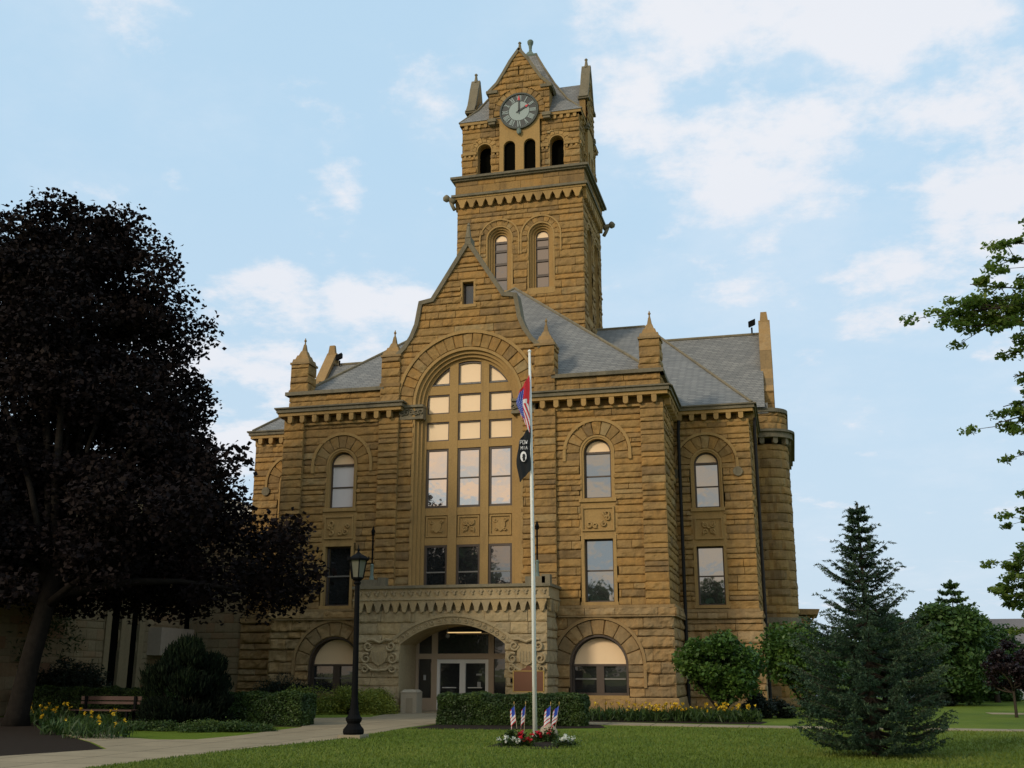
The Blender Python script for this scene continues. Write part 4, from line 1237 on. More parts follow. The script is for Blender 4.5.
for u in (-3.72, 3.60): m.box(u - .42, u + .42, -1.9, -1.1, 5.12, 5.42)
for u in (-3.12, 4.05): m.box(u - .17, u + .17, -1.9, -1.5, 5.12, 5.5)
m.build('porch_coping', M['coping'], po)
# carved coats of arms
for s in (-1, 1):
    c = .12 + s * 3.15; z = 2.30
    m = MB()
    q = .36
    fpoly(m, FP, [(c - q, z + q), (c - q * 1.05, z - q * .2), (c - q * .6, z - q * .9), (c, z - q * 1.2), (c + q * .6, z - q * .9), (c + q * 1.05, z - q * .2), (c + q, z + q), (c, z + q * .85)][::1], .02, .14, .6)
    for k in range(5):
        x = c - q * .7 + k * q * .35; fbox(m, FP, x - .03, x + .03, z - q * .75, z + q * .35, .14, .165, .3)
    for s2 in (-1, 1):
        scroll(m, FP, c + s2 * .50, z + .35, .20, .12, flip=s2, a0=0 if s2 < 0 else math.pi, w=.06)
        scroll(m, FP, c + s2 * .58, z - .15, .22, .12, flip=-s2, a0=1, w=.06)
        scroll(m, FP, c + s2 * .62, z - .55, .18, .12, flip=s2, a0=2, w=.055)
        m.tube([FP(c, z - .62, .12), FP(c + s2 * .3, z - .6, .14), FP(c + s2 * .6, z - .4, .12)], [.05, .06, .04], 6)
        m.tube([FP(c, z + .5, .12), FP(c + s2 * .3, z + .62, .13), FP(c + s2 * .55, z + .6, .12)], [.05, .06, .04], 6)
    m.build('carved_shield', M['porch'], po, smooth=False)
# entrance screen: tan frame, white double doors
FD = FRONT(.0)
m = MB()
fbox(m, FD, -2.2, 2.4, 2.16, 2.38, -.1, .06)
for a, b in ((-1.42, -1.16), (1.12, 1.36), (-2.2, -2.0), (2.3, 2.42)): fbox(m, FD, a, b, 0, 3.6, -.12, .05)
for a, b in ((-2.0, -1.42), (1.36, 2.3)): fbox(m, FD, a, b, 0, .55, -.1, .03)
dr = m.build('entrance_door', M['tan_paint'], B)
for a, b in ((-1.16, -.02), (-.02, 1.12)):
    m = MB()
    k = .13
    for q in ((a, a + k, .02, 2.14), (b - k, b, .02, 2.14), (a + k, b - k, .02, .26), (a + k, b - k, 1.98, 2.14)): fbox(m, FD, *q, -.05, .05)
    m.build('door_leaf', M['alu'], dr)
for a, b in ((-.9, -.28), (.24, .86)):
    m = MB(); m.tube([FD(a, .98, .10), FD(b, .98, .10)], .02, 6); m.build('push_bar', M['alu'], dr)
panes(FD, [(-1.1, -.04, .1, 2.1, -.02), (-.02, 1.08, .1, 2.1, -.02), (-2.05, -1.3, .5, 2.2, -.03), (1.3, 2.35, .5, 2.2, -.03), (-2.1, 2.35, 2.3, 3.58, -.03)], M['glass_dark'], dr, 'door_glass')
m = MB(); m.tube([(-.55, -.6, 3.24), (.95, -.6, 3.24)], .022, 8); m.build('ceiling_light', M['tube'], B)
m = MB(); m.lathe([(.02, -.1), (.09, -.06), (.09, .04), (.03, .08)], (-.4, -1.0, 3.1), 10); m.tube([(-.4, -1.0, 3.15), (-.4, -1.0, 3.5)], .015, 6); m.build('hanging_lamp', M['frame_grey'], B)
for q in ((.63, .78, 1.0, 1.22, .0, .012), (.58, .82, 1.48, 1.55, 0, .012), (-1.78, -1.66, 1.28, 1.5, 0, .012)):
    m = MB(); fbox(m, FD, *q); m.build('paper_notice', M['paper'], dr)
m = MB(); fbox(m, FRONT(-2.02), 2.62, 2.78, 1.22, 1.38, 0, .12); m.build('call_box', M['iron'], B)

# drainpipes
for pts in ([(HW + .35, 3.6, 12.9), (HW + .30, 3.6, 12.3), (HW + .30, 3.6, .1)], [(12.62, 4.25, 13.0), (12.58, 4.3, 12.4), (12.58, 4.35, .1)], [(-HW - .35, 3.6, 12.9), (-HW - .3, 3.6, 12.3), (-HW - .3, 3.6, .1)]):
    m = MB(); m.tube(pts, .075, 8); m.build('drainpipe', M['pipe'], B)
# low side porch roof beyond the right bay
m = MB(); m.box(13.9, 14.6, 12.4, 16.0, 0, 4.4); m.loft([[(13.9, 12.2, 4.45), (15.0, 12.2, 4.45), (15.0, 16.4, 4.45), (13.9, 16.4, 4.45)], [(13.9, 12.2, 4.75), (15.1, 12.2, 4.72), (15.1, 16.4, 4.72), (13.9, 16.4, 4.75)]])
m.tube([(14.9, 12.4, 4.45), (14.55, 12.4, 4.0)], .05, 6)
m.build('side_porch', M['base'], B)

print('courthouse done')
#@@PART2
# ================================================================== things on the building
def spear_post(x, label):
    o = empty('spear_post', (x, 43.5, 5.42), label, 'ornamental post', 'iron posts on the entrance porch')
    m = MB(); m.lathe([(.12, 0), (.10, .1), (.075, .2), (.07, .6), (.09, .64), (.05, .7)], seg=10); m.build('socket', M['copper'], o)
    m = MB(); m.tube([(0, 0, .65), (0, 0, 2.0)], .04, 8); m.lathe([(.04, 1.95), (.085, 2.0), (.06, 2.04), (.10, 2.08), (.05, 2.22), (.005, 2.36)], seg=10); m.build('pole', M['iron'], o)
spear_post(CX - 3.72, 'thin black iron post with pointed tip on the left end of the porch roof')
spear_post(CX + 3.60, 'thin black iron post with pointed tip on the porch roof behind the flagpole')

def floodlight(x, label, s):
    o = empty('floodlight', (x, 59, 20.0 if s < 0 else 20.15), label, 'floodlight', 'floodlights on the roof ridge')
    m = MB(); m.tube([(0, 0, 0), (0, 0, .32)], .05, 6); m.build('bracket', M['iron'], o)
    m = MB(); d = Vector((.25 * -s, -.2, -.1))
    P = [(-.22, -.16), (.22, -.16), (.22, .16), (-.22, .16)]
    m.loft([[(a * .9 + s * .02, -.18, .55 + b + a * .35) for a, b in P], [(a * .75 + s * .02, .10, .55 + b * .8 + a * .3) for a, b in P]])
    m.build('lamp_head', M['iron'], o)
floodlight(CX - 12.55, 'small dark floodlight on the roof ridge beside the left side gable', -1)
floodlight(CX + 12.55, 'small dark floodlight on the roof ridge beside the right side gable', 1)

# ================================================================== annex
AN = empty('annex_building', (-29, 46, 0), 'pale tan stone annex with narrow dark windows behind the purple tree', 'building')
m = MB()
# front-facing link wall
LK = Fr((0, 3.2, 0), (1, 0, 0), (0, -1, 0))
sheet(m, LK, 0, 3.05, 0, 9.3, None, seed=300, ch=.42, blk=(.4, 1.2), bulge=.025, rough=.6, step=.2, ends=(False, False))
EA = Fr((0, -12, 0), (0, 1, 0), (1, 0, 0))
holes = anyof(hole_rect(8.0, 8.75, .6, 9), hole_rect(9.5, 10.15, .6, 9), hole_rect(13.9, 14.6, 0, 9))
sheet(m, EA, 0, 15.2, 0, 10.2, holes, seed=301, ch=.42, blk=(.4, 1.2), bulge=.025, rough=.6, step=.2, ends=(True, False))
sheet(m, FRONT(-12), -22, 0, 0, 10.2, None, seed=302, ch=.42, blk=(.4, 1.2), bulge=.025, rough=.6, step=.3, ends=(False, True))
m.add([(-22, -12, 0), (-22, 16, 0), (-22, 16, 10.2), (-22, -12, 10.2)], [(0, 1, 2, 3)]); m.add([(-22, 16, 0), (2.9, 16, 0), (2.9, 16, 9.3), (-22, 16, 9.3)], [(0, 1, 2, 3)])
m.build('wall', M['annex'], AN)
m = MB(); m.box(-22.3, .35, -12.35, 16.3, 10.2, 10.55, .3); m.box(.0, 3.0, 3.0, 16.2, 9.3, 9.55, .3); m.build('roof', M['white'], AN)
for a, b in ((8.0, 8.75), (9.5, 10.15), (13.9, 14.6)):
    m = MB()
    for q in ((a - .38, a), (b, b + .38)): fbox(m, EA, *q, 0, 9.2, -.1, .10)
    w_ = m.build('window', M['annex'], AN)
    m = MB(); pane(m, EA, a - .1, b + .1, .5, 9.2, -.05); m.build('pane', M['dark'], w_)
m = MB(); fbox(m, EA, 11.0, 13.85, 2.35, 3.6, 0, .7); m.build('entrance_canopy', M['canopy'], AN)

# ================================================================== ground
def flat(name, pts, z, mat, kind='structure', th=0):
    m = MB(); n = len(pts)
    if th:
        m.add([(x, y, z) for x, y in pts] + [(x, y, z - th) for x, y in pts], [tuple(range(n))] + [(i, (i + 1) % n + 0, (i + 1) % n + n, i + n) for i in range(n)])
    else: m.add([(x, y, z) for x, y in pts], [tuple(range(n))])
    o = m.build(name, mat); return tag(o, kind=kind)
m = MB(); G = 60
m.add([(-900, -900, 0), (900, -900, 0), (900, 1500, 0), (-900, 1500, 0)], [(0, 1, 2, 3)])
tag(m.build('lawn', M['lawn']), kind='structure')
C4 = .012
flat('path', [(-13.6, 12), (-11.2, 12), (-12.1, 17.4), (-11.9, 20), (-11.75, 22.4), (-11.25, 25.4), (-11.25, 28.5), (-11.5, 32), (-11.3, 35.5), (-11.2, 43.4), (-15.9, 43.4), (-15.9, 42.2), (-15.3, 38.6), (-17.3, 37.2), (-16.2, 34), (-14.6, 31.3), (-14.5, 29.2), (-14.3, 26.8), (-14.5, 25.0), (-15.4, 24.7), (-16.6, 25.2), (-18.5, 27), (-19.2, 26.2), (-16.3, 23.4), (-14.6, 21.5), (-15.4, 19.2), (-15.8, 12)][::1], C4, M['paving'], th=.03)
flat('path', [(-11.3, 37.3), (-6.84, 37.0), (-3.06, 36.3), (.25, 35.9), (4.3, 35.8), (30, 35.2), (30, 34.2), (6.1, 34.6), (.24, 34.6), (-2.9, 34.8), (-6.2, 35.2), (-11.3, 35.8)][::-1], C4 + .004, M['paving'], th=.03)
flat('porch_floor', [(-16.0, 43.3), (-11.2, 43.3), (-11.2, 45.1), (-16.0, 45.1)], .05, M['paving'], th=.05)
flat('road', [(-20, 84), (90, 60), (90, 68), (-20, 92)], .012, M['asphalt'])
flat('path', [(7.6, 50.0), (60, 47), (60, 45.4), (7.6, 48.4)][::-1], .012, M['paving'], th=.02)
flat('mulch_bed', [(-11.25, 31.2), (-8.5, 31.6), (-5.6, 33.4), (-6.1, 35.1), (-11.2, 35.6)], .008, M['mulch'], th=.02)
flat('mulch_bed', [(-8.2, 37.4), (-1.2, 37.0), (-1.0, 38.6), (-4.6, 44.7), (-9.0, 44.7)], .008, M['mulch'], th=.02)
flat('mulch_bed', [(-40, 12), (-15.75, 12), (-15.35, 19.2), (-14.7, 21.5), (-16.4, 23.4), (-19.3, 26.2), (-18.5, 27), (-18.6, 31.5), (-19, 35), (-40, 35)], .008, M['mulch'], th=.02)
flat('mulch_bed', [(-16.6, 31.2), (-14.75, 31.6), (-15.4, 33.2), (-17.2, 36.6), (-19, 36.6), (-19, 31.6)], .014, M['mulch'], th=.02)
flat('mulch_bed', [(-6.9, 24.5), (-5.4, 24.0), (-4.9, 24.9), (-5.6, 26.8), (-6.9, 27.0)], .007, M['mulch'], th=.02)

# ================================================================== foliage tools
def leafmesh(name, pts, size, mat, parent=None, aspect=.62, up=.35, seed=0, nrm=None, var=.35, tint=None, fold=.25, loc=(0, 0, 0), dirs=None):
    """many small folded leaves as one mesh; pts (n,3)"""
    g = np.random.default_rng(seed); n = len(pts)
    pts = np.asarray(pts, float)
    d = g.normal(size=(n, 3)); d[:, 2] = d[:, 2] * .6 - up * .5
    if dirs is not None: d = dirs + g.normal(size=(n, 3)) * .35
    d /= np.linalg.norm(d, axis=1)[:, None]
    q = g.normal(size=(n, 3)); q[:, 2] += up * 3
    if nrm is not None: q += nrm * 1.5
    b = np.cross(d, q); b /= np.linalg.norm(b, axis=1)[:, None] + 1e-9
    k = np.cross(b, d)
    L = size * (1 + var * g.uniform(-1, 1, n))[:, None]; W = L * aspect
    v = np.empty((n, 4, 3))
    v[:, 0] = pts - d * L * .5; v[:, 1] = pts + b * W * .5 + k * L * fold * .4 + d * L * .05
    v[:, 2] = pts + d * L * .5; v[:, 3] = pts - b * W * .5 + k * L * fold * .4 + d * L * .05
    me = bpy.data.meshes.new(name)
    me.vertices.add(n * 4); me.vertices.foreach_set('co', v.reshape(-1))
    me.loops.add(n * 4); me.loops.foreach_set('vertex_index', np.arange(n * 4, dtype=np.int32))
    me.polygons.add(n); me.polygons.foreach_set('loop_start', np.arange(0, n * 4, 4, dtype=np.int32))
    me.materials.append(mat)
    me.update(calc_edges=True)
    a = me.attributes.new('tint', 'FLOAT', 'FACE')
    t = np.clip(g.normal(.45, .22, n) if tint is None else tint + g.normal(0, .15, n), 0, 1)
    a.data.foreach_set('value', t.astype(np.float32))
    o = bpy.data.objects.new(name, me); COL.objects.link(o); o.location = loc
    if parent: o.parent = parent
    return o

def clumps(centers, radii, per, g, flat=.7, shell=.35):
    """points spread in clumps; per = leaves per clump; returns points, tint per leaf"""
    P = []; T = []
    for c, r, n in zip(centers, radii, per):
        d = g.normal(size=(n, 3)); d /= np.linalg.norm(d, axis=1)[:, None]
        rr = r * (shell + (1 - shell) * g.uniform(0, 1, n) ** .5)
        p = d * rr[:, None]; p[:, 2] *= flat
        p += g.normal(size=(n, 3)) * r * .12
        P.append(p + c); T.append(np.full(n, np.clip(g.normal(.45, .16), 0, 1)))
    return np.concatenate(P), np.concatenate(T)

def limb(m, p, q, r0, r1, g, bend=.12, n=6, seg=7):
    p = np.array(p, float); q = np.array(q, float); L = np.linalg.norm(q - p)
    off = g.normal(size=3) * L * bend
    pts = [p + (q - p) * t + off * math.sin(math.pi * t) * .6 + np.array([0, 0, 1]) * L * .06 * math.sin(math.pi * t) for t in np.linspace(0, 1, n)]
    m.tube([tuple(x) for x in pts], list(np.linspace(r0, r1, n)), seg)

def profile_tree(name, label, cat, base, mat, prof, nclump, per, leaf, trunk_r, trunk_top, bark, seed, crad=(.8, 1.3), group=None, lean=(0, 0), squash=.7, aspect=.62, limbs=14, yscale=1., inner=.45, coff=(0, 0), inset=.4, clean=None, lobes=1.):
    """tree with crown profile [(z, radius)], clumps through the outer part of the crown volume"""
    g = np.random.default_rng(seed)
    o = empty(name, base, label, cat, group)
    zs = [p[0] for p in prof]; rs = [p[1] for p in prof]
    zlo, zhi = zs[0], zs[-1]
    C = []; RR = []
    phase = g.uniform(0, 6.28, 4)
    while len(C) < nclump:
        z = g.uniform(zlo, zhi); r = np.interp(z, zs, rs)
        if g.uniform() > (r / max(rs)) ** 1.3 + .05: continue
        a = g.uniform(0, 2 * math.pi)
        lobe = 1 + lobes * (.10 * math.sin(3 * a + phase[0] + z * .5) + .07 * math.sin(5 * a + phase[1] - z * .9))
        k = (inner + (1 - inner) * g.uniform() ** .55)
        rad = g.uniform(*crad)
        rr = max(0, r * lobe * k - rad * inset)
        C.append((rr * math.cos(a) + (lean[0] if clean is None else clean) * z / zhi + coff[0], rr * math.sin(a) * yscale + lean[1] * z / zhi + coff[1], z)); RR.append(rad)
    C = np.array(C)
    P, T = clumps(C, RR, [int(per * (r / np.mean(RR)) ** 2) for r in RR], g, squash)
    leafmesh('crown', P, leaf, mat, o, aspect=aspect, seed=seed + 1, tint=T)
    m = MB()
    tt = (lean[0] * trunk_top / zhi * 1.8, lean[1] * trunk_top / zhi, trunk_top)
    m.tube([(0, 0, -.05), (tt[0] * .03, 0, trunk_top * .08), (tt[0] * .3, tt[1] * .3, trunk_top * .4), (tt[0] * .7, tt[1] * .7, trunk_top * .75), tt], [trunk_r * 1.35, trunk_r * 1.05, trunk_r * .92, trunk_r * .85, trunk_r * .8], 12)
    for i in g.choice(len(C), min(limbs, len(C)), replace=False):
        c = C[i]; zz = trunk_top * g.uniform(.75, 1.0)
        q = (c[0], c[1], c[2] - .1)
        limb(m, (tt[0] * zz / trunk_top, tt[1] * zz / trunk_top, zz), q, trunk_r * g.uniform(.25, .55), .03, g)
    m.build('trunk', bark, o, smooth=True)
    return o, C

# ---------------------------------------------------------------- purple maple
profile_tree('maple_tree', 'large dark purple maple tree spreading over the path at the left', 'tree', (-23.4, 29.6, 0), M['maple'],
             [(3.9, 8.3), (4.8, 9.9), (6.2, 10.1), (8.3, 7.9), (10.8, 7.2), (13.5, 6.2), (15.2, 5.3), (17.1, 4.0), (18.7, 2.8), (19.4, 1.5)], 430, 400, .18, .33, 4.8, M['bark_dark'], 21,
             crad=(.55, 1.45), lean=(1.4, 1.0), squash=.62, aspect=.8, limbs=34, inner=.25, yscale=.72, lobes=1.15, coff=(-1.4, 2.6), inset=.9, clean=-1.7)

# ---------------------------------------------------------------- spruce
def spruce(name, label, base, H, prof, levels, nb, mat, seed, ntw=9, nneed=26, need=.055, group=None, zlow=.25, w=.2, tiers=None):
    g = np.random.default_rng(seed)
    o = empty(name, base, label, 'spruce tree', group)
    zs = [p[0] for p in prof]; rs = [p[1] for p in prof]
    P = []; D = []; T = []
    m = MB()
    m.tube([(0, 0, -.05), (0, 0, H * .5), (.02, 0, H)], [.10 * H / 5, .05 * H / 5, .012], 8)
    lv = np.linspace(zlow, H * .965, levels) if not tiers else list(np.linspace(zlow, 2.7, levels)) + [t_[0] for t_ in tiers]
    TR = dict(tiers or [])
    for li, z in enumerate(lv):
        r = TR.get(z, np.interp(z, zs, rs))
        n = max(6, int(nb * (r / max(rs)) ** .6)) if z not in TR else 7
        a0 = g.uniform(0, 6.28)
        for k in range(n):
            a = a0 + 2 * math.pi * (k + g.uniform(-.25, .25)) / n
            L = r * g.uniform(.78, 1.12)
            rise = (.26 if z in TR else -.02) + g.uniform(-.05, .05)
            pts = []
            zz = z + g.uniform(-.06, .06)
            for t in np.linspace(0, 1, 6):
                pts.append(np.array([math.cos(a) * L * t, math.sin(a) * L * t, zz + L * (rise * t - .22 * t * (1 - t) * 2 + .14 * t * t)]))
            m.tube([tuple(p) for p in pts], list(np.linspace(.022, .005, 6)), 5)
            # twigs along the branch in a flattish spray
            tw = max(4, int(ntw * L / .9))
            bt = g.uniform(.2, .7)
            for j in range(tw + 1):
                t = (.22 + .78 * j / tw)
                i = min(4, int(t * 5)); p = pts[i] + (pts[i + 1] - pts[i]) * (t * 5 - i)
                for s in (-1, 1) if j < tw else (0,):
                    tl = min(.34, .16 + L * .22) * (1.15 - t * .75) * g.uniform(.8, 1.2)
                    aa = a + s * R(48) + g.normal(0, .12)
                    dr = np.array([math.cos(aa), math.sin(aa), -.08 + g.normal(0, .06)])
                    if z in TR: tl *= .72
                    if s == 0: tl = .16
                    q = g.uniform(0, 1, nneed)
                    base_ = p + np.outer(q * tl, dr)
                    nd = dr * .9 + g.normal(size=(nneed, 3)) * .55 + np.array([0, 0, .15])
                    nd /= np.linalg.norm(nd, axis=1)[:, None]
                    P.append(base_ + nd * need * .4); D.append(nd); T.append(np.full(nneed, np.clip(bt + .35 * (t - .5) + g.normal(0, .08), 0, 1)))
    # leader
    q = g.uniform(0, 1, 120); base_ = np.outer(H * (.93 + .07 * q), [0, 0, 1]); nd = g.normal(size=(120, 3)) + [0, 0, .5]; nd /= np.linalg.norm(nd, axis=1)[:, None]
    P.append(base_ + nd * need * .4); D.append(nd); T.append(np.full(120, .6))
    P = np.concatenate(P); D = np.concatenate(D); T = np.concatenate(T)
    leafmesh('needles', P, need, mat, o, aspect=w, seed=seed + 3, dirs=D, tint=T, fold=0)
    m.build('trunk', M['bark'], o)
    return o
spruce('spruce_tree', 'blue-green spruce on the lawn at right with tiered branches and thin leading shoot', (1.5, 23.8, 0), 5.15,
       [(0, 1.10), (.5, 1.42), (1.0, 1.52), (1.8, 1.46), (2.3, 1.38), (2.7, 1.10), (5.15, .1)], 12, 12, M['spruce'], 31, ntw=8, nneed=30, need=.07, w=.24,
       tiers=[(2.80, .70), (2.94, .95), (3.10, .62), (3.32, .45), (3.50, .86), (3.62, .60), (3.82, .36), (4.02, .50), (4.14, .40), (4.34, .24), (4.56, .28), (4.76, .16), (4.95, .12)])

# ---------------------------------------------------------------- shrubs and hedges
def bush(name, label, cat, c, rad, n, leaf, mat, seed, nlobe=26, group=None, aspect=.6, stem=True, up=.35, cr=.34, trunk=None, flat_=.8, dirs_up=False):
    g = np.random.default_rng(seed)
    o = empty(name, c, label, cat, group)
    rx, ry, rz = rad
    z0 = trunk or 0
    C = []; RR = []
    for k in range(nlobe):
        d = g.normal(size=3); d /= np.linalg.norm(d); d[2] = abs(d[2]) if not trunk else d[2]
        q = g.uniform(.45, .82)
        C.append((d[0] * rx * q, d[1] * ry * q, z0 + (rz if trunk else 0) + d[2] * rz * q)); RR.append(cr * min(rx, rz) * g.uniform(.8, 1.25))
    P, T = clumps(np.array(C), RR, [int(n / nlobe)] * nlobe, g, flat_, .3)
    P[:, 2] = np.maximum(P[:, 2], .03)
    dirs = None
    if dirs_up:
        dirs = P - np.array([0, 0, -rz * .2]); dirs = dirs / np.linalg.norm(dirs, axis=1)[:, None] + np.array([0, 0, .45])
    leafmesh('foliage', P, leaf, mat, o, aspect=aspect, seed=seed + 1, tint=T, up=up, dirs=dirs)
    m = MB()
    for i in range(min(10, nlobe)):
        limb(m, (g.normal() * .06, g.normal() * .06, 0 if not trunk else z0 * .5), C[i], .035 if not trunk else .05, .01, g)
    if trunk: m.tube([(0, 0, 0), (.02, 0, z0 * .5), (0, 0, z0 + rz * .6)], [.075, .06, .04], 8)
    m.build('stems', M['bark_dark'], o)
    return o

def hedge(name, label, x0, x1, y0, y1, h, n, mat, seed, rz=0, leaf=.055, group=None, loc=None, rough=.09):
    g = np.random.default_rng(seed)
    cx, cy = (x0 + x1) / 2, (y0 + y1) / 2; lx, ly = x1 - x0, y1 - y0
    o = empty(name, (cx, cy, 0), label, 'hedge', group, rz)
    # points on a rounded box surface
    A = [lx * ly, lx * h, lx * h, ly * h, ly * h]; A = np.array(A) / sum(A)
    f = g.choice(5, n, p=A); u = g.uniform(-.5, .5, n); v = g.uniform(0, 1, n)
    P = np.zeros((n, 3)); Nn = np.zeros((n, 3))
    for k in range(5):
        s = f == k
        if k == 0: P[s] = np.stack([u[s] * lx, (v[s] - .5) * ly, np.full(s.sum(), h)], 1); Nn[s] = (0, 0, 1)
        elif k < 3: sg = -1 if k == 1 else 1; P[s] = np.stack([u[s] * lx, np.full(s.sum(), sg * ly / 2), v[s] * h], 1); Nn[s] = (0, sg, 0)
        else: sg = -1 if k == 3 else 1; P[s] = np.stack([np.full(s.sum(), sg * lx / 2), u[s] * ly, v[s] * h], 1); Nn[s] = (sg, 0, 0)
    # round the edges
    rr = .16; c = np.array([lx / 2 - rr, ly / 2 - rr, h - rr])
    Q = P.copy(); Q[:, 0] = np.clip(P[:, 0], -c[0], c[0]); Q[:, 1] = np.clip(P[:, 1], -c[1], c[1]); Q[:, 2] = np.minimum(P[:, 2], c[2])
    d = P - Q; L = np.linalg.norm(d, axis=1)[:, None]; P = Q + d / np.maximum(L, 1e-6) * rr
    nz = np.array([noise.noise(Vector(p) * 1.6 + Vector((seed, 0, 0))) + .5 * noise.noise(Vector(p) * 5) for p in P])
    P += (d / np.maximum(L, 1e-6)) * (nz * rough * 1.2 - g.uniform(0, .09, n))[:, None]
    P[:, 2] = np.maximum(P[:, 2], .02)
    leafmesh('foliage', P, leaf, mat, o, aspect=.7, seed=seed, nrm=Nn, tint=np.clip(.42 + nz * .5, 0, 1))
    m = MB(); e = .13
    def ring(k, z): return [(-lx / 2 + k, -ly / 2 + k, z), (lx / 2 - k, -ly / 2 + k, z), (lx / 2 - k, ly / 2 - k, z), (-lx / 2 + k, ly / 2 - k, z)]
    m.loft([ring(e, .03), ring(e, h - .2), ring(e + .12, h - .12)])  # solid filler core under the leaves
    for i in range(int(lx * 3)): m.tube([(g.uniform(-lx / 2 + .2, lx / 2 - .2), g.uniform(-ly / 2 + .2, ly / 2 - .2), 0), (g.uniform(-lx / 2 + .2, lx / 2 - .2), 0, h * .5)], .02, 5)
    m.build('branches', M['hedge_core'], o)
    return o
M['hedge_core'] = simple('hedge_shadow_core', (.012, .016, .007), .95)  # shadow inside the hedge put into the core's dark colour

hedge('clipped_hedge', 'long clipped green hedge on mulch behind the flagpole, before the entrance', -11.25, -6.45, 34.0, 35.3, .95, 52000, M['hedge'], 41, rz=.06, leaf=.06)
hedge('clipped_hedge', 'dark clipped hedge beside the path between the yew and the lamp post', -18.6, -14.9, 31.7, 33.0, 1.0, 34000, M['hedge'], 42, rz=.05, leaf=.06)
hedge('clipped_hedge', 'low clipped hedge behind the bench at far left', -28.4, -22.0, 35.6, 36.8, 1.05, 30000, M['hedge'], 43, leaf=.07)
for k, (x, y, rx, ry, rz, lab) in enumerate(((-17.1, 41.2, 1.5, .85, 1.12, 'yellow-green spirea mound below the left arched ground window, behind the lamp post'),
                                   (-18.9, 41.1, 1.5, .9, 1.2, 'yellow-green spirea mound furthest left by the building wall'),
                                   (-16.4, 41.9, .95, .8, .95, 'small yellow-green spirea mound against the porch next to the stone bin'))):
    bush('spirea_bush', lab, 'shrub', (x, y, 0), (rx, ry, rz), 15000, .07, M['spirea'], 50 + k, 30, 'spirea mounds along the front wall', cr=.42)
bush('yew_bush', 'dark spiky upright yew at the bend of the path on the left', 'shrub', (-18.15, 30.6, 0), (1.55, 1.3, 3.0), 30000, .20, M['yewdark'], 60, 34, aspect=.2, cr=.27, dirs_up=True)
bush('juniper_bush', 'low dark grey-green juniper against the left wing wall', 'shrub', (-21.2, 43.4, 0), (1.7, 1.1, 1.55), 12000, .10, M['yew'], 61, 26, aspect=.35, dirs_up=True)
bush('juniper_bush', 'dark rounded shrub in front of the stone annex at far left', 'shrub', (-27.7, 37.9, 0), (1.9, 1.5, 2.3), 16000, .13, M['yew'], 62, 30, aspect=.4)
bush('ground_juniper', 'low spreading green juniper at the foot of the yew', 'shrub', (-16.1, 28.9, 0), (1.9, 1.5, .28), 14000, .07, M['hedge'], 63, 40, cr=1.1, flat_=.25, aspect=.5)
bush('ground_juniper', 'low spreading green juniper left of the yew beside the side path', 'shrub', (-18.2, 28.6, 0), (1.5, 1.1, .25), 9000, .07, M['hedge'], 64, 30, cr=1.1, flat_=.25, aspect=.5)
# magnolias and dark shrubs by the right wing
bush('magnolia_tree', 'bushy bright green magnolia against the right wing wall', 'small tree', (-2.55, 40.2, 0), (1.62, 1.3, 1.22), 15000, .17, M['magnolia'], 70, 34, 'magnolias by the right wing', trunk=.62, cr=.40)
bush('magnolia_tree', 'bright green magnolia at the right corner of the building behind the spruce', 'small tree', (.35, 45.5, 0), (1.7, 1.4, 1.55), 14000, .17, M['magnolia'], 71, 34, 'magnolias by the right wing', trunk=.7, cr=.40)
bush('foundation_shrub', 'dark rounded shrub between the two magnolias at the wall foot', 'shrub', (-1.2, 41.9, 0), (1.3, .9, 1.0), 9000, .09, M['yew'], 72, 22)
bush('foundation_shrub', 'dark green shrub at the foot of the rightmost magnolia', 'shrub', (1.3, 43.6, 0), (1.3, .9, 1.25), 9000, .09, M['hedge'], 73, 22)

def lily_bed(x0, x1, y0, y1, n, seed, label, flowers):
    g = np.random.default_rng(seed)
    o = empty('daylily_plant', ((x0 + x1) / 2, (y0 + y1) / 2, 0), label, 'flowers', 'daylily clumps in the beds')
    P = np.stack([g.uniform(x0, x1, n) - (x0 + x1) / 2, g.uniform(y0, y1, n) - (y0 + y1) / 2, g.uniform(.05, .33, n)], 1)
    D = g.normal(size=(n, 3)) * .5 + [0, 0, 1]
    leafmesh('leaves', P, .34, M['lilyleaf'], o, aspect=.12, seed=seed, dirs=D)
    F = []; S = MB()
    for k in range(flowers):
        x, y, z = g.uniform(x0, x1) - (x0 + x1) / 2, g.uniform(y0, y1) - (y0 + y1) / 2, g.uniform(.36, .62)
        S.tube([(x, y, 0), (x + g.normal() * .03, y, z)], .008, 4)
        F.append(g.normal(size=(7, 3)) * .022 + [x, y, z])
    leafmesh('blossoms', np.concatenate(F), .09, M['yellow'], o, aspect=.7, seed=seed + 1, up=1)
    S.build('stalks', M['lilyleaf'], o)
k = 0
for x in (-6.9, -6.1, -5.35, -4.6, -3.85, -3.1, -2.35, -1.6):
    lily_bed(x - .38, x + .38, 38.0 + .25 * math.sin(k * 2.1), 39.0 + .3 * math.sin(k * 1.3), 250 + 40 * (k % 3), 80 + k, ['pale green daylily clump with few flowers, nearest the hedge end', 'daylily clump with a few pale flowers beside the grey sill of the arched window', 'yellow daylily clump below the stone pier, left of the fullest blooms', 'full yellow daylily clump at the corner of the front pavilion', 'yellow daylily clump just left of the magnolia trunk', 'yellow daylily clump in front of the magnolia trunk', 'yellow daylily clump just right of the magnolia trunk', 'last daylily clump at the right end of the wall bed'][k], [5, 7, 13, 20, 18, 8, 14, 11][k]); k += 1
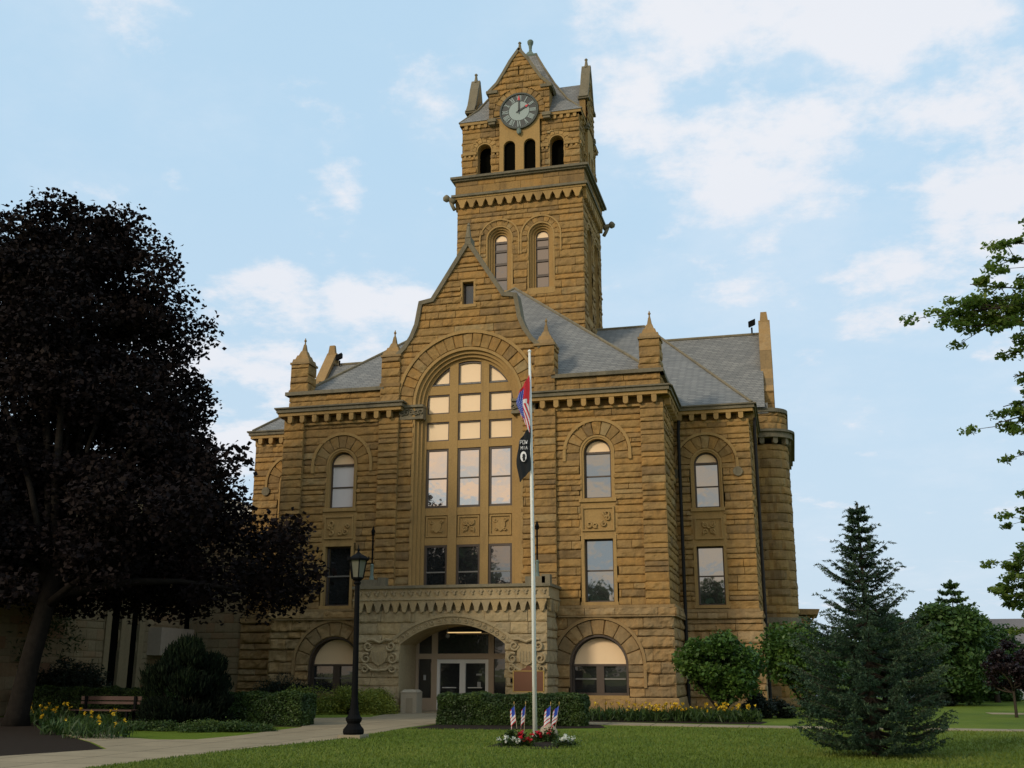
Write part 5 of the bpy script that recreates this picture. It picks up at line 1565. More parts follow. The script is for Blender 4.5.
for (x, y, fl, lab) in ((-17.3, 25.0, 5, 'yellow flowering clump nearest the path in the dark bed under the purple maple'), (-18.9, 26.0, 3, 'yellow flowering clump half way between the maple trunk and the path'), (-19.9, 28.4, 5, 'yellow flowering clump in the dark bed in front of the bench'), (-23.6, 31.0, 16, 'yellow flowering clump behind the maple trunk at far left')):
    lily_bed(x - .8, x + .8, y - .5, y + .5, 380, 90 + k, lab, fl); k += 1

# ---------------------------------------------------------------- more trees
profile_tree('linden_tree', 'dense round green tree behind the spruce across the lawn', 'tree', (7.7, 61, 0), M['roundtree'], [(.5, 2.1), (1.4, 2.8), (2.6, 3.0), (3.7, 2.4), (4.6, 1.5), (5.1, .6)], 110, 240, .24, .16, 1.2, M['bark'], 110, crad=(.55, .9), limbs=10)
spruce('far_spruce_tree', 'pointed conifer top rising behind the round green tree', (9.6, 71, 0), 7.0, [(0, 2.4), (4, 1.6), (6, .75), (7.1, .1)], 16, 9, M['roundtree'], 111, ntw=5, nneed=14, need=.22, w=.4)
profile_tree('linden_tree', 'low broad green tree between the round tree and the pale house', 'tree', (10.9, 67, 0), M['roundtree'], [(1, 1.1), (2.2, 1.6), (3.6, 1.5), (4.7, .7)], 36, 200, .24, .14, 1.4, M['bark'], 112, crad=(.5, .8), limbs=8)
profile_tree('plum_tree', 'small dark purple plum tree with round head and thin trunk at right edge', 'tree', (7.95, 45.2, 0), M['plum'], [(.95, .6), (1.3, .95), (1.9, 1.0), (2.4, .65), (2.7, .25)], 50, 150, .11, .055, 1.1, M['bark'], 113, crad=(.18, .28), limbs=8)
profile_tree('linden_tree', 'green tree just right of the courthouse seen behind the spruce', 'tree', (5.0, 68, 0), M['roundtree'], [(.5, 2.4), (2, 3.0), (3.8, 2.4), (5.0, 1.0)], 60, 200, .26, .16, 1.4, M['bark'], 114, crad=(.6, .9), limbs=8)
profile_tree('willow_tree', 'feathery green tree behind the purple maple at far left', 'tree', (-31.2, 37.5, 0), M['willow'], [(1.6, 2.6), (3, 3.4), (5, 3.4), (7.5, 2.6), (9, 1.0)], 90, 200, .22, .2, 2.2, M['bark'], 115, crad=(.5, 1.0), squash=1.3, aspect=.28, limbs=10)

def hanging_tree(label, base, centers, seed, H, mat, leaf=.085, per=60, rr=(.20, .38), trunk_r=.3):
    """green maple just outside the right edge: explicit leaf sprays inside the frame and a crown outside"""
    g = np.random.default_rng(seed)
    o = empty('green_maple_tree', (base[0] + .22, base[1], 0), label, 'tree', 'green maples at the right edge')
    m = MB()
    m.tube([(0, 0, -.05), (.05, 0, H * .4), (0, .1, H * .8)], [trunk_r * 1.2, trunk_r, trunk_r * .5], 10)
    C = []; RR = []
    for (sx, sy, sz), (ex, ey, ez), k in centers:
        p = np.array([sx, sy, sz]); q = np.array([ex, ey, ez])
        limb(m, p, q, .055, .008, g, .05, 8, 6)
        for i in range(k):
            t = (i + .6) / k
            c = p + (q - p) * t + np.array([0, 0, 1]) * np.linalg.norm(q - p) * .06 * math.sin(math.pi * t) + g.normal(size=3) * .13 * (1.3 - t)
            C.append(c); RR.append(g.uniform(*rr) * (1.0 - .5 * t))
            for q_ in range(3):
                c2 = c + np.array([g.normal() * .34, g.normal() * .34, g.normal() * .16 - .05])
                m.tube([tuple(c), tuple(c2)], [.01, .004], 4)
                C.append(c2); RR.append(g.uniform(*rr) * .62)
    P, T = clumps(np.array(C), RR, [per] * len(C), g, .38, .1)
    leafmesh('crown', P, leaf, mat, o, aspect=.75, seed=seed + 1, tint=T, up=.6)
    m.build('trunk', M['bark'], o, smooth=True)
    return o
# upper right branches: tree stands at (9.2, 21)
def rel(base, pts): return [((a[0] - base[0], a[1] - base[1], a[2]), (b[0] - base[0], b[1] - base[1], b[2]), k) for a, b, k in pts]
b1 = (9.4, 20.5, 0)
sp = [((9.2, 20.6, 7.6), (3.95, 20, 9.35), 10), ((9.2, 20.6, 7.0), (3.4, 20.2, 8.62), 13), ((8.6, 20.6, 7.0), (2.75, 20, 7.95), 16), ((7, 20.4, 7.3), (3.1, 20.1, 7.75), 9), ((6.5, 20.4, 7.4), (3.9, 19.9, 7.15), 6), ((9, 20.6, 7.2), (3.45, 20.3, 8.25), 15), ((9, 20.6, 8), (4.0, 20, 8.95), 12), ((9, 20.6, 6.9), (4.15, 20.3, 7.45), 12), ((9, 20.6, 6.6), (3.75, 20.4, 6.3), 13), ((9, 20.6, 6), (4.05, 20.1, 5.68), 11), ((7, 20.4, 7.4), (2.95, 20.3, 8.12), 11),
      ((9.0, 20.6, 6.2), (3.9, 20.0, 6.75), 10), ((9.0, 20.6, 5.9), (3.55, 20.2, 5.95), 12), ((8, 20.6, 5.8), (3.85, 20.1, 5.35), 9), ((7, 20.5, 5.6), (4.2, 20.0, 4.95), 6), ((7, 20.5, 5.9), (4.1, 20.6, 6.35), 6),
      ((9.3, 20.6, 6), (12.5, 20, 9), 8), ((9.3, 20.6, 6), (13, 22, 7), 8), ((9.3, 20.6, 7), (10, 24, 10.5), 9), ((9.3, 20.6, 7), (9, 20, 11.5), 9), ((9.3, 20.6, 6), (8.6, 24.5, 7.5), 9), ((9.3, 20.6, 7), (6.4, 21, 10.6), 9)]
hanging_tree('green maple branches reaching in from beyond the right edge, high against the sky', b1, rel(b1, sp), 120, 9, M['maplegreen'])
b2 = (9.6, 30.5, 0)
sp = [((9.0, 30.5, 3.6), (5.35, 30, 4.15), 8), ((9.0, 30.5, 3.2), (5.0, 30.1, 3.45), 10), ((9.0, 30.5, 4.4), (5.6, 30.2, 4.9), 9), ((9.2, 30.5, 5.2), (5.95, 30, 6.1), 9), ((9, 30.5, 2.9), (5.6, 30, 2.75), 9), ((9, 30.5, 4.2), (5.45, 30, 4.5), 9), ((9, 30.5, 3.4), (5.15, 30.3, 3.75), 10), ((9, 30.5, 5), (5.8, 30.3, 5.5), 9), ((9.3, 30.5, 5.2), (7, 30, 6.9), 8),
      ((8.4, 30.5, 3.2), (5.9, 29.6, 3.1), 8), ((8.8, 30.5, 3.9), (6.0, 29.9, 3.9), 8), ((9.4, 30.5, 4), (13, 30, 5), 9), ((9.4, 30.5, 5), (11.5, 32, 7), 9), ((9.4, 30.5, 4), (10, 33.5, 5.5), 9), ((9.4, 30.5, 5), (9.5, 28, 7), 9), ((9, 30.5, 3.4), (6.4, 30.8, 2.4), 8)]
hanging_tree('lower green maple at the right edge above the small plum tree', b2, rel(b2, sp), 121, 7, M['maplegreen'], rr=(.28, .46), per=75, leaf=.11, trunk_r=.22)

# trees across the street behind the viewer; seen only mirrored in the windows
for k, (x, y, H, r, lab) in enumerate(((-37, -30, 17.5, 5.5, 'tall broad tree across the street mirrored in the middle windows'), (-55, -28, 18, 8.5, 'widest tree across the street mirrored in the lower left window'), (-22, -34, 10.5, 4.5, 'lower tree across the street mirrored in the lower right window'), (-9, -32, 11.5, 5, 'rounded tree across the street mirrored in the right wing window'), (-46, -40, 15, 6, 'tree standing furthest back across the street'))):
    profile_tree('street_tree', lab, 'tree', (x, y, 0), M['roundtree'], [(2.5, r * .6), (H * .35, r), (H * .6, r * .9), (H * .85, r * .5), (H, .6)], 90, 60, .8, .3, 3.5, M['bark'], 130 + k, crad=(1.2, 2.2), group='trees across the street behind the viewer', limbs=8)

# ---------------------------------------------------------------- lamp post
L_ = empty('street_lamp', (-11.03, 26.7, 0), 'black cast iron lamp post with glass lantern beside the path', 'street lamp')
m = MB(); m.box(-.30, .30, -.30, .30, -.02, .09); m.build('footing', M['concrete'], L_)
m = MB(); m.lathe([(.25, .09), (.27, .14), (.26, .22), (.19, .30), (.16, .36), (.20, .42), (.21, .48), (.15, .56), (.11, .70), (.095, .9), (.085, 1.0)], seg=16)
m.tube([(0, 0, .95), (-.02, 0, 2.4), (-.05, 0, 3.95)], [.085, .072, .062], 12); m.lathe([(.07, 0), (.10, .04), (.075, .09), (.13, .14), (.14, .18), (.1, .2)], (-.05, 0, 3.86), 12); m.build('post', M['iron'], L_, smooth=False)
m = MB(); z0 = 4.04; cx_ = -.05
def hexr(r, z, rot=0): return [(cx_ + r * math.cos(math.pi / 3 * i + rot), r * math.sin(math.pi / 3 * i + rot), z) for i in range(6)]
m.loft([hexr(.155, z0), hexr(.235, z0 + .46)]); gl = m.build('lantern_glass', M['lampglass'], L_)
m = MB()
for i in range(6):
    a = hexr(.165, z0)[i]; b = hexr(.245, z0 + .46)[i]; m.tube([a, b], .016, 5)
m.loft([hexr(.17, z0 - .03), hexr(.18, z0 + .01)])
m.loft([hexr(.30, z0 + .45), hexr(.31, z0 + .50), hexr(.22, z0 + .56), hexr(.10, z0 + .62), hexr(.05, z0 + .66)])
for i in range(6):
    a = hexr(.30, z0 + .49)[i]; m.lathe([(.03, 0), (.02, .03), (.004, .08)], a, 6)
m.lathe([(.05, 0), (.025, .05), (.045, .09), (.02, .13), (.004, .24)], (cx_, 0, z0 + .65), 8)
m.build('lantern_frame', M['iron'], L_)

# ---------------------------------------------------------------- flagpole and flags
FPX, FPY = -6.38, 27.2
P_ = empty('flagpole', (FPX, FPY, 0), 'tall white flagpole standing in a small flower bed on the lawn', 'flagpole')
m = MB(); m.tube([(0, 0, 0), (-.03, 0, 4), (-.08, 0, 8), (-.11, 0, 10.1)], [.060, .052, .042, .032], 14); m.build('pole', M['white'], P_, smooth=True)
m = MB(); m.lathe([(.10, 0), (.10, .05), (.07, .10)], seg=14); m.build('collar', M['white'], P_)
m = MB(); m.lathe([(.03, 0), (.05, .03), (.04, .07), (.015, .09)], (-.11, 0, 10.08), 10); m.build('truck', M['white'], P_)
m = MB(); m.tube([(-.09, -.07, 10.0), (-.05, -.1, 5), (-.02, -.11, 1.3)], .007, 4)
for z in (5.3, 6.0, 5.0): m.lathe([(.012, -.04), (.02, 0), (.012, .04)], (-.02, -.11, z), 6)
m.build('halyard', M['white'], P_)

def limp_flag(name, label, top, shape, fn, seed, mats, width, fold):
    """cloth hanging in soft vertical folds beside the pole; shape(u, v) gives the drop"""
    m = MB(); NU, NV = 30, 44; vs = {}
    for i in range(NU + 1):
        for j in range(NV + 1):
            u, v = i / NU, j / NV
            x = -width * u * (.72 + .28 * math.sin(v * 2.6 + .3)) + .012 * math.sin(v * 9)
            y = -.05 - .03 * u + fold * math.sin(u * 13 + v * 2.2) * (.25 + .75 * u)
            vs[(i, j)] = (x, y, shape(u, v))
    for i in range(NU):
        for j in range(NV):
            u, v = (i + .5) / NU, (j + .5) / NV
            m.add([vs[(i, j)], vs[(i, j + 1)], vs[(i + 1, j + 1)], vs[(i + 1, j)]], [(0, 1, 2, 3)], .5, fn(u, v))
    o = m.build(name, mats, None, smooth=True, loc=top)
    tag(o, label, 'flag')
    mod = o.modifiers.new('thickness', 'SOLIDIFY'); mod.thickness = .006
    return o
def stripes(u, v):
    if u > .50 and v < .93 and v > .12:          # the blue field folded to the outside
        return 2 if (int(u * 30) + int(v * 22)) % 4 == 0 and int(v * 44) % 2 == 0 else 1
    if v < .40: return 0
    if v < .50: return 2 if u > .15 else 0
    return 0 if int((v * 9 + u * 6)) % 2 == 0 else 2
limp_flag('national_flag', 'limp red, white and blue striped flag hanging high on the flagpole', (FPX - .09, FPY - .06, 9.42),
          lambda u, v: -.48 * u - v * (1.62 - 1.08 * u), stripes, 3, [M['red'], M['blue'], M['flagwhite']], .35, .035)
fl = limp_flag('black_flag', 'limp black flag with white emblem hanging below the striped flag', (FPX - .07, FPY - .05, 8.02),
          lambda u, v: -.42 * u - v * (1.22 - .10 * u) , lambda u, v: 0, 5, [M['flagblack']], .37, .03)
m = MB()
m.add([(-.17 + .085 * math.cos(a), -.135, -.86 + .14 * math.sin(a)) for a in [2 * math.pi * i / 20 for i in range(20)]], [tuple(range(20))])
m.build('emblem', M['flagwhite'], fl)
m = MB()
m.add([(-.17 + x * .08, -.139, -.88 + z * .12) for x, z in ((-.1, -.9), (.7, -.7), (.55, -.1), (.75, .1), (.6, .6), (.1, .85), (-.35, .6), (-.3, .1), (-.5, 0), (-.3, -.25))], [tuple(range(10))])
m.build('profile', M['flagblack'], fl)
def letters(mb, txt, x, z, s, y):
    G = {'P': [((0, 0), (0, 2)), ((0, 2), (1, 2)), ((1, 2), (1, 1)), ((1, 1), (0, 1))], 'O': [((0, 0), (0, 2)), ((0, 2), (1, 2)), ((1, 2), (1, 0)), ((1, 0), (0, 0))], 'W': [((0, 2), (.25, 0)), ((.25, 0), (.5, 1.2)), ((.5, 1.2), (.75, 0)), ((.75, 0), (1, 2))],
         'M': [((0, 0), (0, 2)), ((0, 2), (.5, .8)), ((.5, .8), (1, 2)), ((1, 2), (1, 0))], 'I': [((.5, 0), (.5, 2))], 'A': [((0, 0), (.5, 2)), ((.5, 2), (1, 0)), ((.2, .8), (.8, .8))]}
    for ch in txt:
        for (a, b), (c, d) in G[ch]:
            mb.tube([(x + a * s, y, z + b * s), (x + c * s, y, z + d * s)], s * .13, 4)
        x += s * 1.45
m = MB(); letters(m, 'POW', -.26, -.52, .05, -.132); letters(m, 'MIA', -.24, -.67, .045, -.135); m.build('lettering', M['flagwhite'], fl)

# small hand flags, flowers and stone round the pole
def stick_flag(x, y, lean, label, wave, first=[None]):
    o = empty('hand_flag', (x, y, 0), label, 'small flag', 'small flags on sticks round the flagpole')
    top = (lean, 0, .82)
    m = MB(); m.tube([(0, 0, 0), top], .008, 6); m.build('stick', M['tan_paint'], o)
    m = MB(); m.lathe([(.004, -.03), (.014, 0), (.004, .05)], (lean * 1.03, 0, .85), 6); m.build('tip', M['gold'], o)
    m = MB(); NU, NV = 12, 13; vs = {}
    for i in range(NU + 1):
        for j in range(NV + 1):
            u, v = i / NU, j / NV
            # hoist runs along the upper stick
            px = lean * (.97 - .36 * v); pz = .82 * (.97 - .36 * v)
            vs[(i, j)] = (px - wave * .24 * math.sin(u * 1.4) + .01 * math.sin(u * 9), -.02 + .03 * math.sin(u * 8 + v), pz - .24 * u ** 1.2 - .1 * v)
    for i in range(NU):
        for j in range(NV):
            u, v = (i + .5) / NU, (j + .5) / NV
            mi = 1 if (u < .4 and v < .54) else (0 if int(v * 9) % 2 == 0 else 2)
            m.add([vs[(i, j)], vs[(i, j + 1)], vs[(i + 1, j + 1)], vs[(i + 1, j)]], [(0, 1, 2, 3)], .5, mi)
    m.build('cloth', [M['red'], M['blue'], M['flagwhite']], o, smooth=True)
stick_flag(-7.02, 28.0, -.10, 'small striped flag on a stick, leftmost of the four by the flagpole', .5)
stick_flag(-6.89, 28.1, .05, 'small striped flag on a stick, just left of the flagpole', .5)
stick_flag(-6.19, 28.0, .04, 'small striped flag on a stick, just right of the flagpole', .75)
stick_flag(-6.10, 28.1, .15, 'small striped flag on a stick, rightmost of the four by the flagpole', .75)
def flowerclump(x, y, r, mat, n, label, seed, h=.2):
    g = np.random.default_rng(seed)
    o = empty('bedding_plant', (x, y, 0), label, 'flowers', 'bedding flowers round the flagpole')
    d = g.normal(size=(500, 3)) * [r * .5, r * .4, h * .3] + [0, 0, h * .5]; d[:, 2] = np.abs(d[:, 2])
    leafmesh('leaves', d, .06, M['hedge'], o, seed=seed)
    F = []
    for k in range(n): F.append(g.normal(size=(16, 3)) * .022 + [g.normal() * r * .5, g.normal() * r * .35 - .05, h * g.uniform(.8, 1.5)])
    if F: leafmesh('blossoms', np.concatenate(F), .055, mat, o, aspect=.9, seed=seed + 1, up=.8)
flowerclump(-6.40, 24.9, .24, M['whiteflower'], 8, 'white bedding flowers at the left end of the flagpole bed', 140, .14)
flowerclump(-6.66, 26.8, .14, M['redflower'], 4, 'red bedding flowers just left of the foot of the flagpole', 141, .16)
flowerclump(-6.12, 26.5, .17, M['redflower'], 6, 'red bedding flowers just right of the foot of the flagpole', 142, .16)
flowerclump(-6.05, 24.9, .18, M['redflower'], 6, 'red bedding flowers low in front of the foot of the flagpole', 143, .13)
flowerclump(-5.15, 24.9, .26, M['whiteflower'], 9, 'white bedding flowers at the right end of the flagpole bed', 144, .15)
flowerclump(-6.75, 26.2, .14, M['redflower'], 0, 'leafy green plant without blooms below the left pair of small flags', 145, .25)
flowerclump(-5.85, 26.6, .20, M['redflower'], 2, 'sparse reddish plant below the right pair of small flags', 146, .25)
m = MB()
g = random.Random(4)
m.loft([[(r_ * math.cos(a) * (1 + .1 * math.sin(3 * a)), r_ * .7 * math.sin(a), z) for a in [2 * math.pi * i / 12 for i in range(12)]] for r_, z in ((.24, 0), (.27, .08), (.20, .22), (.08, .33))])
tag(m.build('memorial_stone', M['binstone'], None, loc=(-6.35, 28.6, 0)), 'small rounded tan stone behind the foot of the flagpole', 'stone')

# ---------------------------------------------------------------- bin, marker, bench
b_ = empty('litter_bin', (-15.22, 42.85, 0), 'square tan pebble concrete litter bin left of the entrance arch', 'litter bin')
m = MB(); m.box(-.34, .34, -.34, .34, 0, .82); m.build('body', M['binstone'], b_)
m = MB(); m.loft([[(-.36, -.36, .82), (.36, -.36, .82), (.36, .36, .82), (-.36, .36, .82)], [(-.24, -.24, .93), (.24, -.24, .93), (.24, .24, .93), (-.24, .24, .93)]]); m.build('lid', M['binstone'], b_)
m = MB(); m.box(-.11, .17, -.36, -.34, .04, .60); m.build('door', M['concrete'], b_)
k_ = empty('historical_marker', (-9.93, 41.3, 0), 'brown cast metal historical marker on post behind the hedge', 'sign')
m = MB()
m.box(-.60, .60, -.03, .03, .90, 1.66)
m.loft([[(x, -.03, z) for x, z in ((-.34, 1.66), (.34, 1.66), (.26, 1.74), (.12, 1.78), (.06, 1.86), (-.06, 1.86), (-.12, 1.78), (-.26, 1.74))], [(x, .03, z) for x, z in ((-.34, 1.66), (.34, 1.66), (.26, 1.74), (.12, 1.78), (.06, 1.86), (-.06, 1.86), (-.12, 1.78), (-.26, 1.74))]])
m.build('plate', M['bronze'], k_)
m = MB()
for a in ((-.60, .60, .88, .91), (-.60, .60, 1.65, 1.68), (-.62, -.58, .88, 1.68), (.58, .62, .88, 1.68)): m.box(a[0], a[1], -.045, .045, a[2], a[3])
m.build('rim', M['gold'], k_)
m = MB(); m.tube([(0, .02, 0), (0, .02, .9)], .05, 8); m.build('post', M['iron'], k_)
bn = empty('park_bench', (-21.4, 31.2, 0), 'red-brown wooden bench in front of the low hedge at left', 'bench')
for z0, z1, nm, y0, y1 in ((.62, .70, 'backrest', .25, .30), (.74, .86, 'backrest', .26, .31)):
    m = MB(); m.box(-1.1, 1.1, y0, y1, z0, z1); m.build(nm, M['wood'], bn)
m = MB()
for i in range(4): m.box(-1.1, 1.1, -.25 + i * .13, -.14 + i * .13, .42, .46)
m.build('seat', M['wood'], bn)
for x in (-.9, .9):
    m = MB(); m.box(x - .04, x + .04, -.22, -.14, 0, .42); m.box(x - .04, x + .04, .2, .26, 0, .86); m.build('leg', M['iron'], bn)

# ---------------------------------------------------------------- far houses
def house(x, y, w_, d_, h, rh, label, seed):
    o = empty('house', (x, y, 0), label, 'house')
    m = MB(); m.box(-w_ / 2, w_ / 2, -d_ / 2, d_ / 2, 0, h)
    for s in (-1, 1): m.add([(s * w_ / 2, -d_ / 2, h), (s * w_ / 2, d_ / 2, h), (s * w_ / 2, 0, h + rh - .1)], [(0, 1, 2)])
    m.build('wall', M['house'], o)
    m = MB(); e = .4
    for s in (-1, 1):
        m.add([(-w_ / 2 - e, s * (d_ / 2 + e), h - .15), (w_ / 2 + e, s * (d_ / 2 + e), h - .15), (w_ / 2 + e, 0, h + rh), (-w_ / 2 - e, 0, h + rh), (-w_ / 2 - e, s * (d_ / 2 + e), h), (w_ / 2 + e, s * (d_ / 2 + e), h), (w_ / 2 + e, 0, h + rh + .15), (-w_ / 2 - e, 0, h + rh + .15)], [(0, 1, 2, 3), (4, 5, 6, 7), (0, 1, 5, 4), (0, 3, 7, 4), (1, 2, 6, 5)])
    m.build('roof', M['houseroof'], o)
    for x_ in np.linspace(-w_ / 2 + 1.2, w_ / 2 - 1.2, max(2, int(w_ / 3))):
        m = MB(); m.box(x_ - .45, x_ + .45, -d_ / 2 - .04, -d_ / 2 + .02, 1.0, 2.4)
        wn = m.build('window', M['white'], o); m = MB(); m.box(x_ - .38, x_ + .38, -d_ / 2 - .06, -d_ / 2 - .045, 1.07, 2.33); m.build('pane', M['glass_dim'], wn)
house(16.5, 78, 8, 7, 3.3, 1.6, 'pale grey house across the road at the right edge', 1)
house(10.4, 84, 5, 6, 2.4, 1.4, 'low white garage seen between the round tree and the plum tree', 2)
bush('street_bush', 'dark rounded bush beside the pale house at right edge', 'shrub', (11.4, 70, 0), (1.3, 1.0, 1.9), 5000, .22, M['roundtree'], 150, 16)
bush('street_bush', 'dark low bush under the round green tree', 'shrub', (6.6, 59, 0), (1.2, 1.0, .9), 5000, .2, M['yew'], 151, 16)
# distant tree line
g = np.random.default_rng(5); Cn = []; Rn = []
for x in np.arange(-60, 120, 3.2):
    for k in range(4): Cn.append((x + g.normal(), 135 + g.normal() * 4, g.uniform(.8, 4.2))); Rn.append(g.uniform(1.6, 2.8))
P, T = clumps(np.array(Cn), Rn, [110] * len(Cn), g, .8, .4)
o = leafmesh('distant_trees', P, .9, M['roundtree'], None, seed=9, tint=T)
tag(o, 'far line of trees beyond the road', 'trees', None, 'stuff')

# ---------------------------------------------------------------- grass blades near the viewer
g = np.random.default_rng(77); n = 150000
# denser towards the viewer
y = 15 + 20 * g.uniform(0, 1, n) ** 1.6; x = g.uniform(-.72, .42, n) * y + 0
pathx = np.interp(y, [12, 17.4, 22.4, 25.4, 28.5, 35.5], [-11.2, -12.1, -11.75, -11.25, -11.25, -11.4])
keep = (x > pathx + .05) & ~((x > -6.8) & (x < -5.2) & (y > 24.4) & (y < 26.8)) & ~((y > 31.3) & (x < -5.6)) & (y < 34.3)
P = np.stack([x, y, np.full(n, .025)], 1)[keep]
D = g.normal(size=(len(P), 3)) * .35 + [0, 0, 1]
nz = np.array([noise.noise(Vector((p[0] * .22, p[1] * .22, 0))) + .5 * noise.noise(Vector((p[0] * 1.1, p[1] * 1.1, 3))) for p in P])
o = leafmesh('grass', P, .07, M['grass'], None, aspect=.28, seed=78, dirs=D, tint=np.clip(.45 + nz * .5, 0, 1), fold=0)
tag(o, 'short mown grass of the front lawn', 'grass', None, 'stuff')

# ================================================================== sky, sun, camera
SUN_AZ = (-.53, -.848); SUN_EL = R(27)
def world():
    w = bpy.data.worlds.new('World'); SC.world = w; w.use_nodes = True
    nt = w.node_tree; nt.nodes.clear(); L = nt.links.new
    out = nt.nodes.new('ShaderNodeOutputWorld'); bg = nt.nodes.new('ShaderNodeBackground'); L(bg.outputs[0], out.inputs[0])
    S = .12; bg.inputs[1].default_value = S
    sky = nt.nodes.new('ShaderNodeTexSky'); sky.sky_type = 'NISHITA'; sky.sun_disc = False
    sky.sun_elevation = SUN_EL; sky.sun_rotation = math.atan2(SUN_AZ[0], SUN_AZ[1]); sky.air_density = 1.0; sky.dust_density = 1.6; sky.ozone_density = 1.2
    tc = nt.nodes.new('ShaderNodeTexCoord'); D = tc.outputs['Generated']
    nrm = N(nt, 'VectorMath', operation='NORMALIZE'); L(D, nrm.inputs[0]); Dn = nrm.outputs[0]
    sep = nt.nodes.new('ShaderNodeSeparateXYZ'); L(Dn, sep.inputs[0])
    # thin high veil whitening the blue
    base = mixc(nt, sky.outputs[0], tuple(v / S for v in (.53, .745, .93)), .86)
    # pale band towards the horizon
    mr = N(nt, 'MapRange'); L(sep.outputs[2], mr.inputs[0]); mr.inputs[1].default_value = .0; mr.inputs[2].default_value = .45; mr.inputs[3].default_value = .75; mr.inputs[4].default_value = 0
    base = mixc(nt, base, tuple(v / S for v in (.60, .70, .80)), mr.outputs[0])
    # clouds on a plane overhead
    zz = N(nt, 'Math', operation='ADD'); L(sep.outputs[2], zz.inputs[0]); zz.inputs[1].default_value = .22
    dv = N(nt, 'VectorMath', operation='DIVIDE'); L(Dn, dv.inputs[0])
    cb = nt.nodes.new('ShaderNodeCombineXYZ'); [L(zz.outputs[0], cb.inputs[i]) for i in range(3)]; L(cb.outputs[0], dv.inputs[1])
    n1 = noise_n(nt, dv.outputs[0], 4.6, 14, .62); n2 = noise_n(nt, dv.outputs[0], 1.3, 4, .5)
    def blob(d, r, wt):
        v = Vector(d).normalized()
        dt = N(nt, 'VectorMath', operation='DOT_PRODUCT'); L(Dn, dt.inputs[0]); dt.inputs[1].default_value = v
        m_ = N(nt, 'MapRange', interpolation_type='SMOOTHSTEP'); L(dt.outputs['Value'], m_.inputs[0])
        m_.inputs[1].default_value = math.cos(R(r)); m_.inputs[2].default_value = 1 - (1 - math.cos(R(r))) * .12; m_.inputs[3].default_value = 0; m_.inputs[4].default_value = wt
        return m_.outputs[0]
    tot = None
    for d, r, wt in (((-.025, .879, .476), 8.5, 1), ((-.07, .875, .46), 6, .9), ((.08, .854, .515), 8, 1), ((.114, .921, .373), 5.5, .7), ((.165, .878, .45), 7.5, 1), ((-.096, .826, .555), 5, .6), ((.03, .80, .60), 7, .8),
                     ((-.446, .846, .292), 5.5, 1), ((-.362, .88, .306), 5, 1), ((-.473, .848, .238), 6, .9), ((-.40, .87, .25), 6, .8), ((-.386, .82, .423), 2.6, .45), ((-.392, .837, .382), 2.4, .6), ((-.49, .752, .442), 3, .4), ((-.495, .683, .538), 4, .7),
                     ((-.348, .777, .525), 7, .45), ((.097, .951, .292), 2.8, .6), ((.089, .966, .241), 2.2, .5), ((.075, .976, .201), 1.6, .5), ((-.04, .925, .375), 4, .55), ((.2, .9, .33), 5, .6),
                     ((-.5, -.8, .35), 50, .75), ((.6, -.6, .6), 30, .6), ((-.9, .1, .5), 30, .6)):
        b = blob(d, r, wt)
        if tot is None: tot = b
        else:
            a = N(nt, 'Math', operation='MAXIMUM'); L(tot, a.inputs[0]); L(b, a.inputs[1]); tot = a.outputs[0]
    # density = smooth(noise + mask*k)
    a = N(nt, 'Math', operation='MULTIPLY_ADD'); L(tot, a.inputs[0]); a.inputs[1].default_value = .36
    nc = N(nt, 'Math', operation='MULTIPLY_ADD'); L(n1, nc.inputs[0]); nc.inputs[1].default_value = 1.9; nc.inputs[2].default_value = -.50; L(nc.outputs[0], a.inputs[2])
    m_ = N(nt, 'MapRange', interpolation_type='SMOOTHSTEP'); L(a.outputs[0], m_.inputs[0]); m_.inputs[1].default_value = .60; m_.inputs[2].default_value = .92; m_.inputs[4].default_value = .93
    ccol = mixc(nt, tuple(v / S for v in (.74, .78, .86)), tuple(v / S for v in (.88, .88, .91)), n2)
    # faint high wisps everywhere
    n3 = noise_n(nt, dv.outputs[0], 2.2, 8, .65)
    wsp = N(nt, 'MapRange', interpolation_type='SMOOTHSTEP'); L(n3, wsp.inputs[0]); wsp.inputs[1].default_value = .42; wsp.inputs[2].default_value = .75; wsp.inputs[4].default_value = .30
    base = mixc(nt, base, tuple(v / S for v in (.80, .85, .92)), wsp.outputs[0])
    base = mixc(nt, base, ccol, m_.outputs[0])
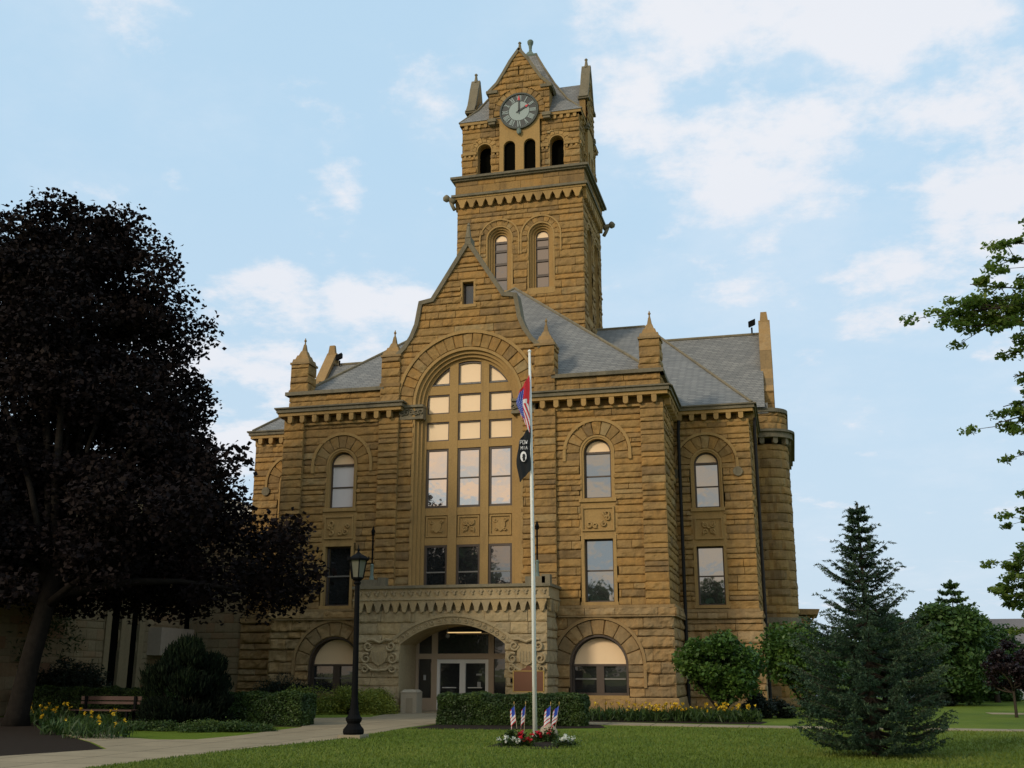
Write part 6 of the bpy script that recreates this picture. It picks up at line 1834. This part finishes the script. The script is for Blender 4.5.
    # the low sun warms and brightens the sky round it (behind the viewer)
    dt = N(nt, 'VectorMath', operation='DOT_PRODUCT'); L(Dn, dt.inputs[0]); dt.inputs[1].default_value = Vector((-.42, -.86, .30)).normalized()
    w_ = N(nt, 'MapRange', interpolation_type='SMOOTHSTEP'); L(dt.outputs['Value'], w_.inputs[0]); w_.inputs[1].default_value = .55; w_.inputs[2].default_value = 1.0; w_.inputs[4].default_value = .8
    warm = mixc(nt, tuple(v / S for v in (1.30, .86, .50)), tuple(v / S for v in (.66, .70, .68)), ramp(nt, [(.44, (0, 0, 0)), (.60, (1, 1, 1))], n1).outputs[0])
    base = mixc(nt, base, warm, w_.outputs[0])
    L(base, bg.inputs[0])
world()
sd = bpy.data.lights.new('sun', 'SUN'); sd.energy = 1.7; sd.angle = R(9); sd.color = (1, .90, .74)
so = bpy.data.objects.new('sun', sd); COL.objects.link(so)
v = Vector((SUN_AZ[0] * math.cos(SUN_EL), SUN_AZ[1] * math.cos(SUN_EL), math.sin(SUN_EL)))
so.rotation_euler = v.to_track_quat('Z', 'Y').to_euler(); so.location = v * 60

cam = bpy.data.cameras.new('camera'); co = bpy.data.objects.new('camera', cam); COL.objects.link(co)
yaw, pit, rol = R(14.4), R(15.1), R(.07)
fwd = Vector((-math.sin(yaw) * math.cos(pit), math.cos(yaw) * math.cos(pit), math.sin(pit)))
right = Vector((math.cos(yaw), math.sin(yaw), 0)); up = right.cross(fwd)
r2 = right * math.cos(rol) + up * math.sin(rol); u2 = up * math.cos(rol) - right * math.sin(rol)
mt = Matrix((r2, u2, -fwd)).transposed().to_4x4(); mt.translation = Vector((0, 0, 1.65))
co.matrix_world = mt
cam.sensor_width = 36; cam.lens = 1065 / 1024 * 36; cam.clip_end = 4000
SC.camera = co
SC.render.resolution_x = 1024; SC.render.resolution_y = 768
SC.view_settings.view_transform = 'Standard'; SC.view_settings.look = 'None'
SC.view_settings.exposure = .05; SC.view_settings.gamma = 1
print('objects', len(bpy.data.objects), 'faces', sum(len(m.polygons) for m in bpy.data.meshes))
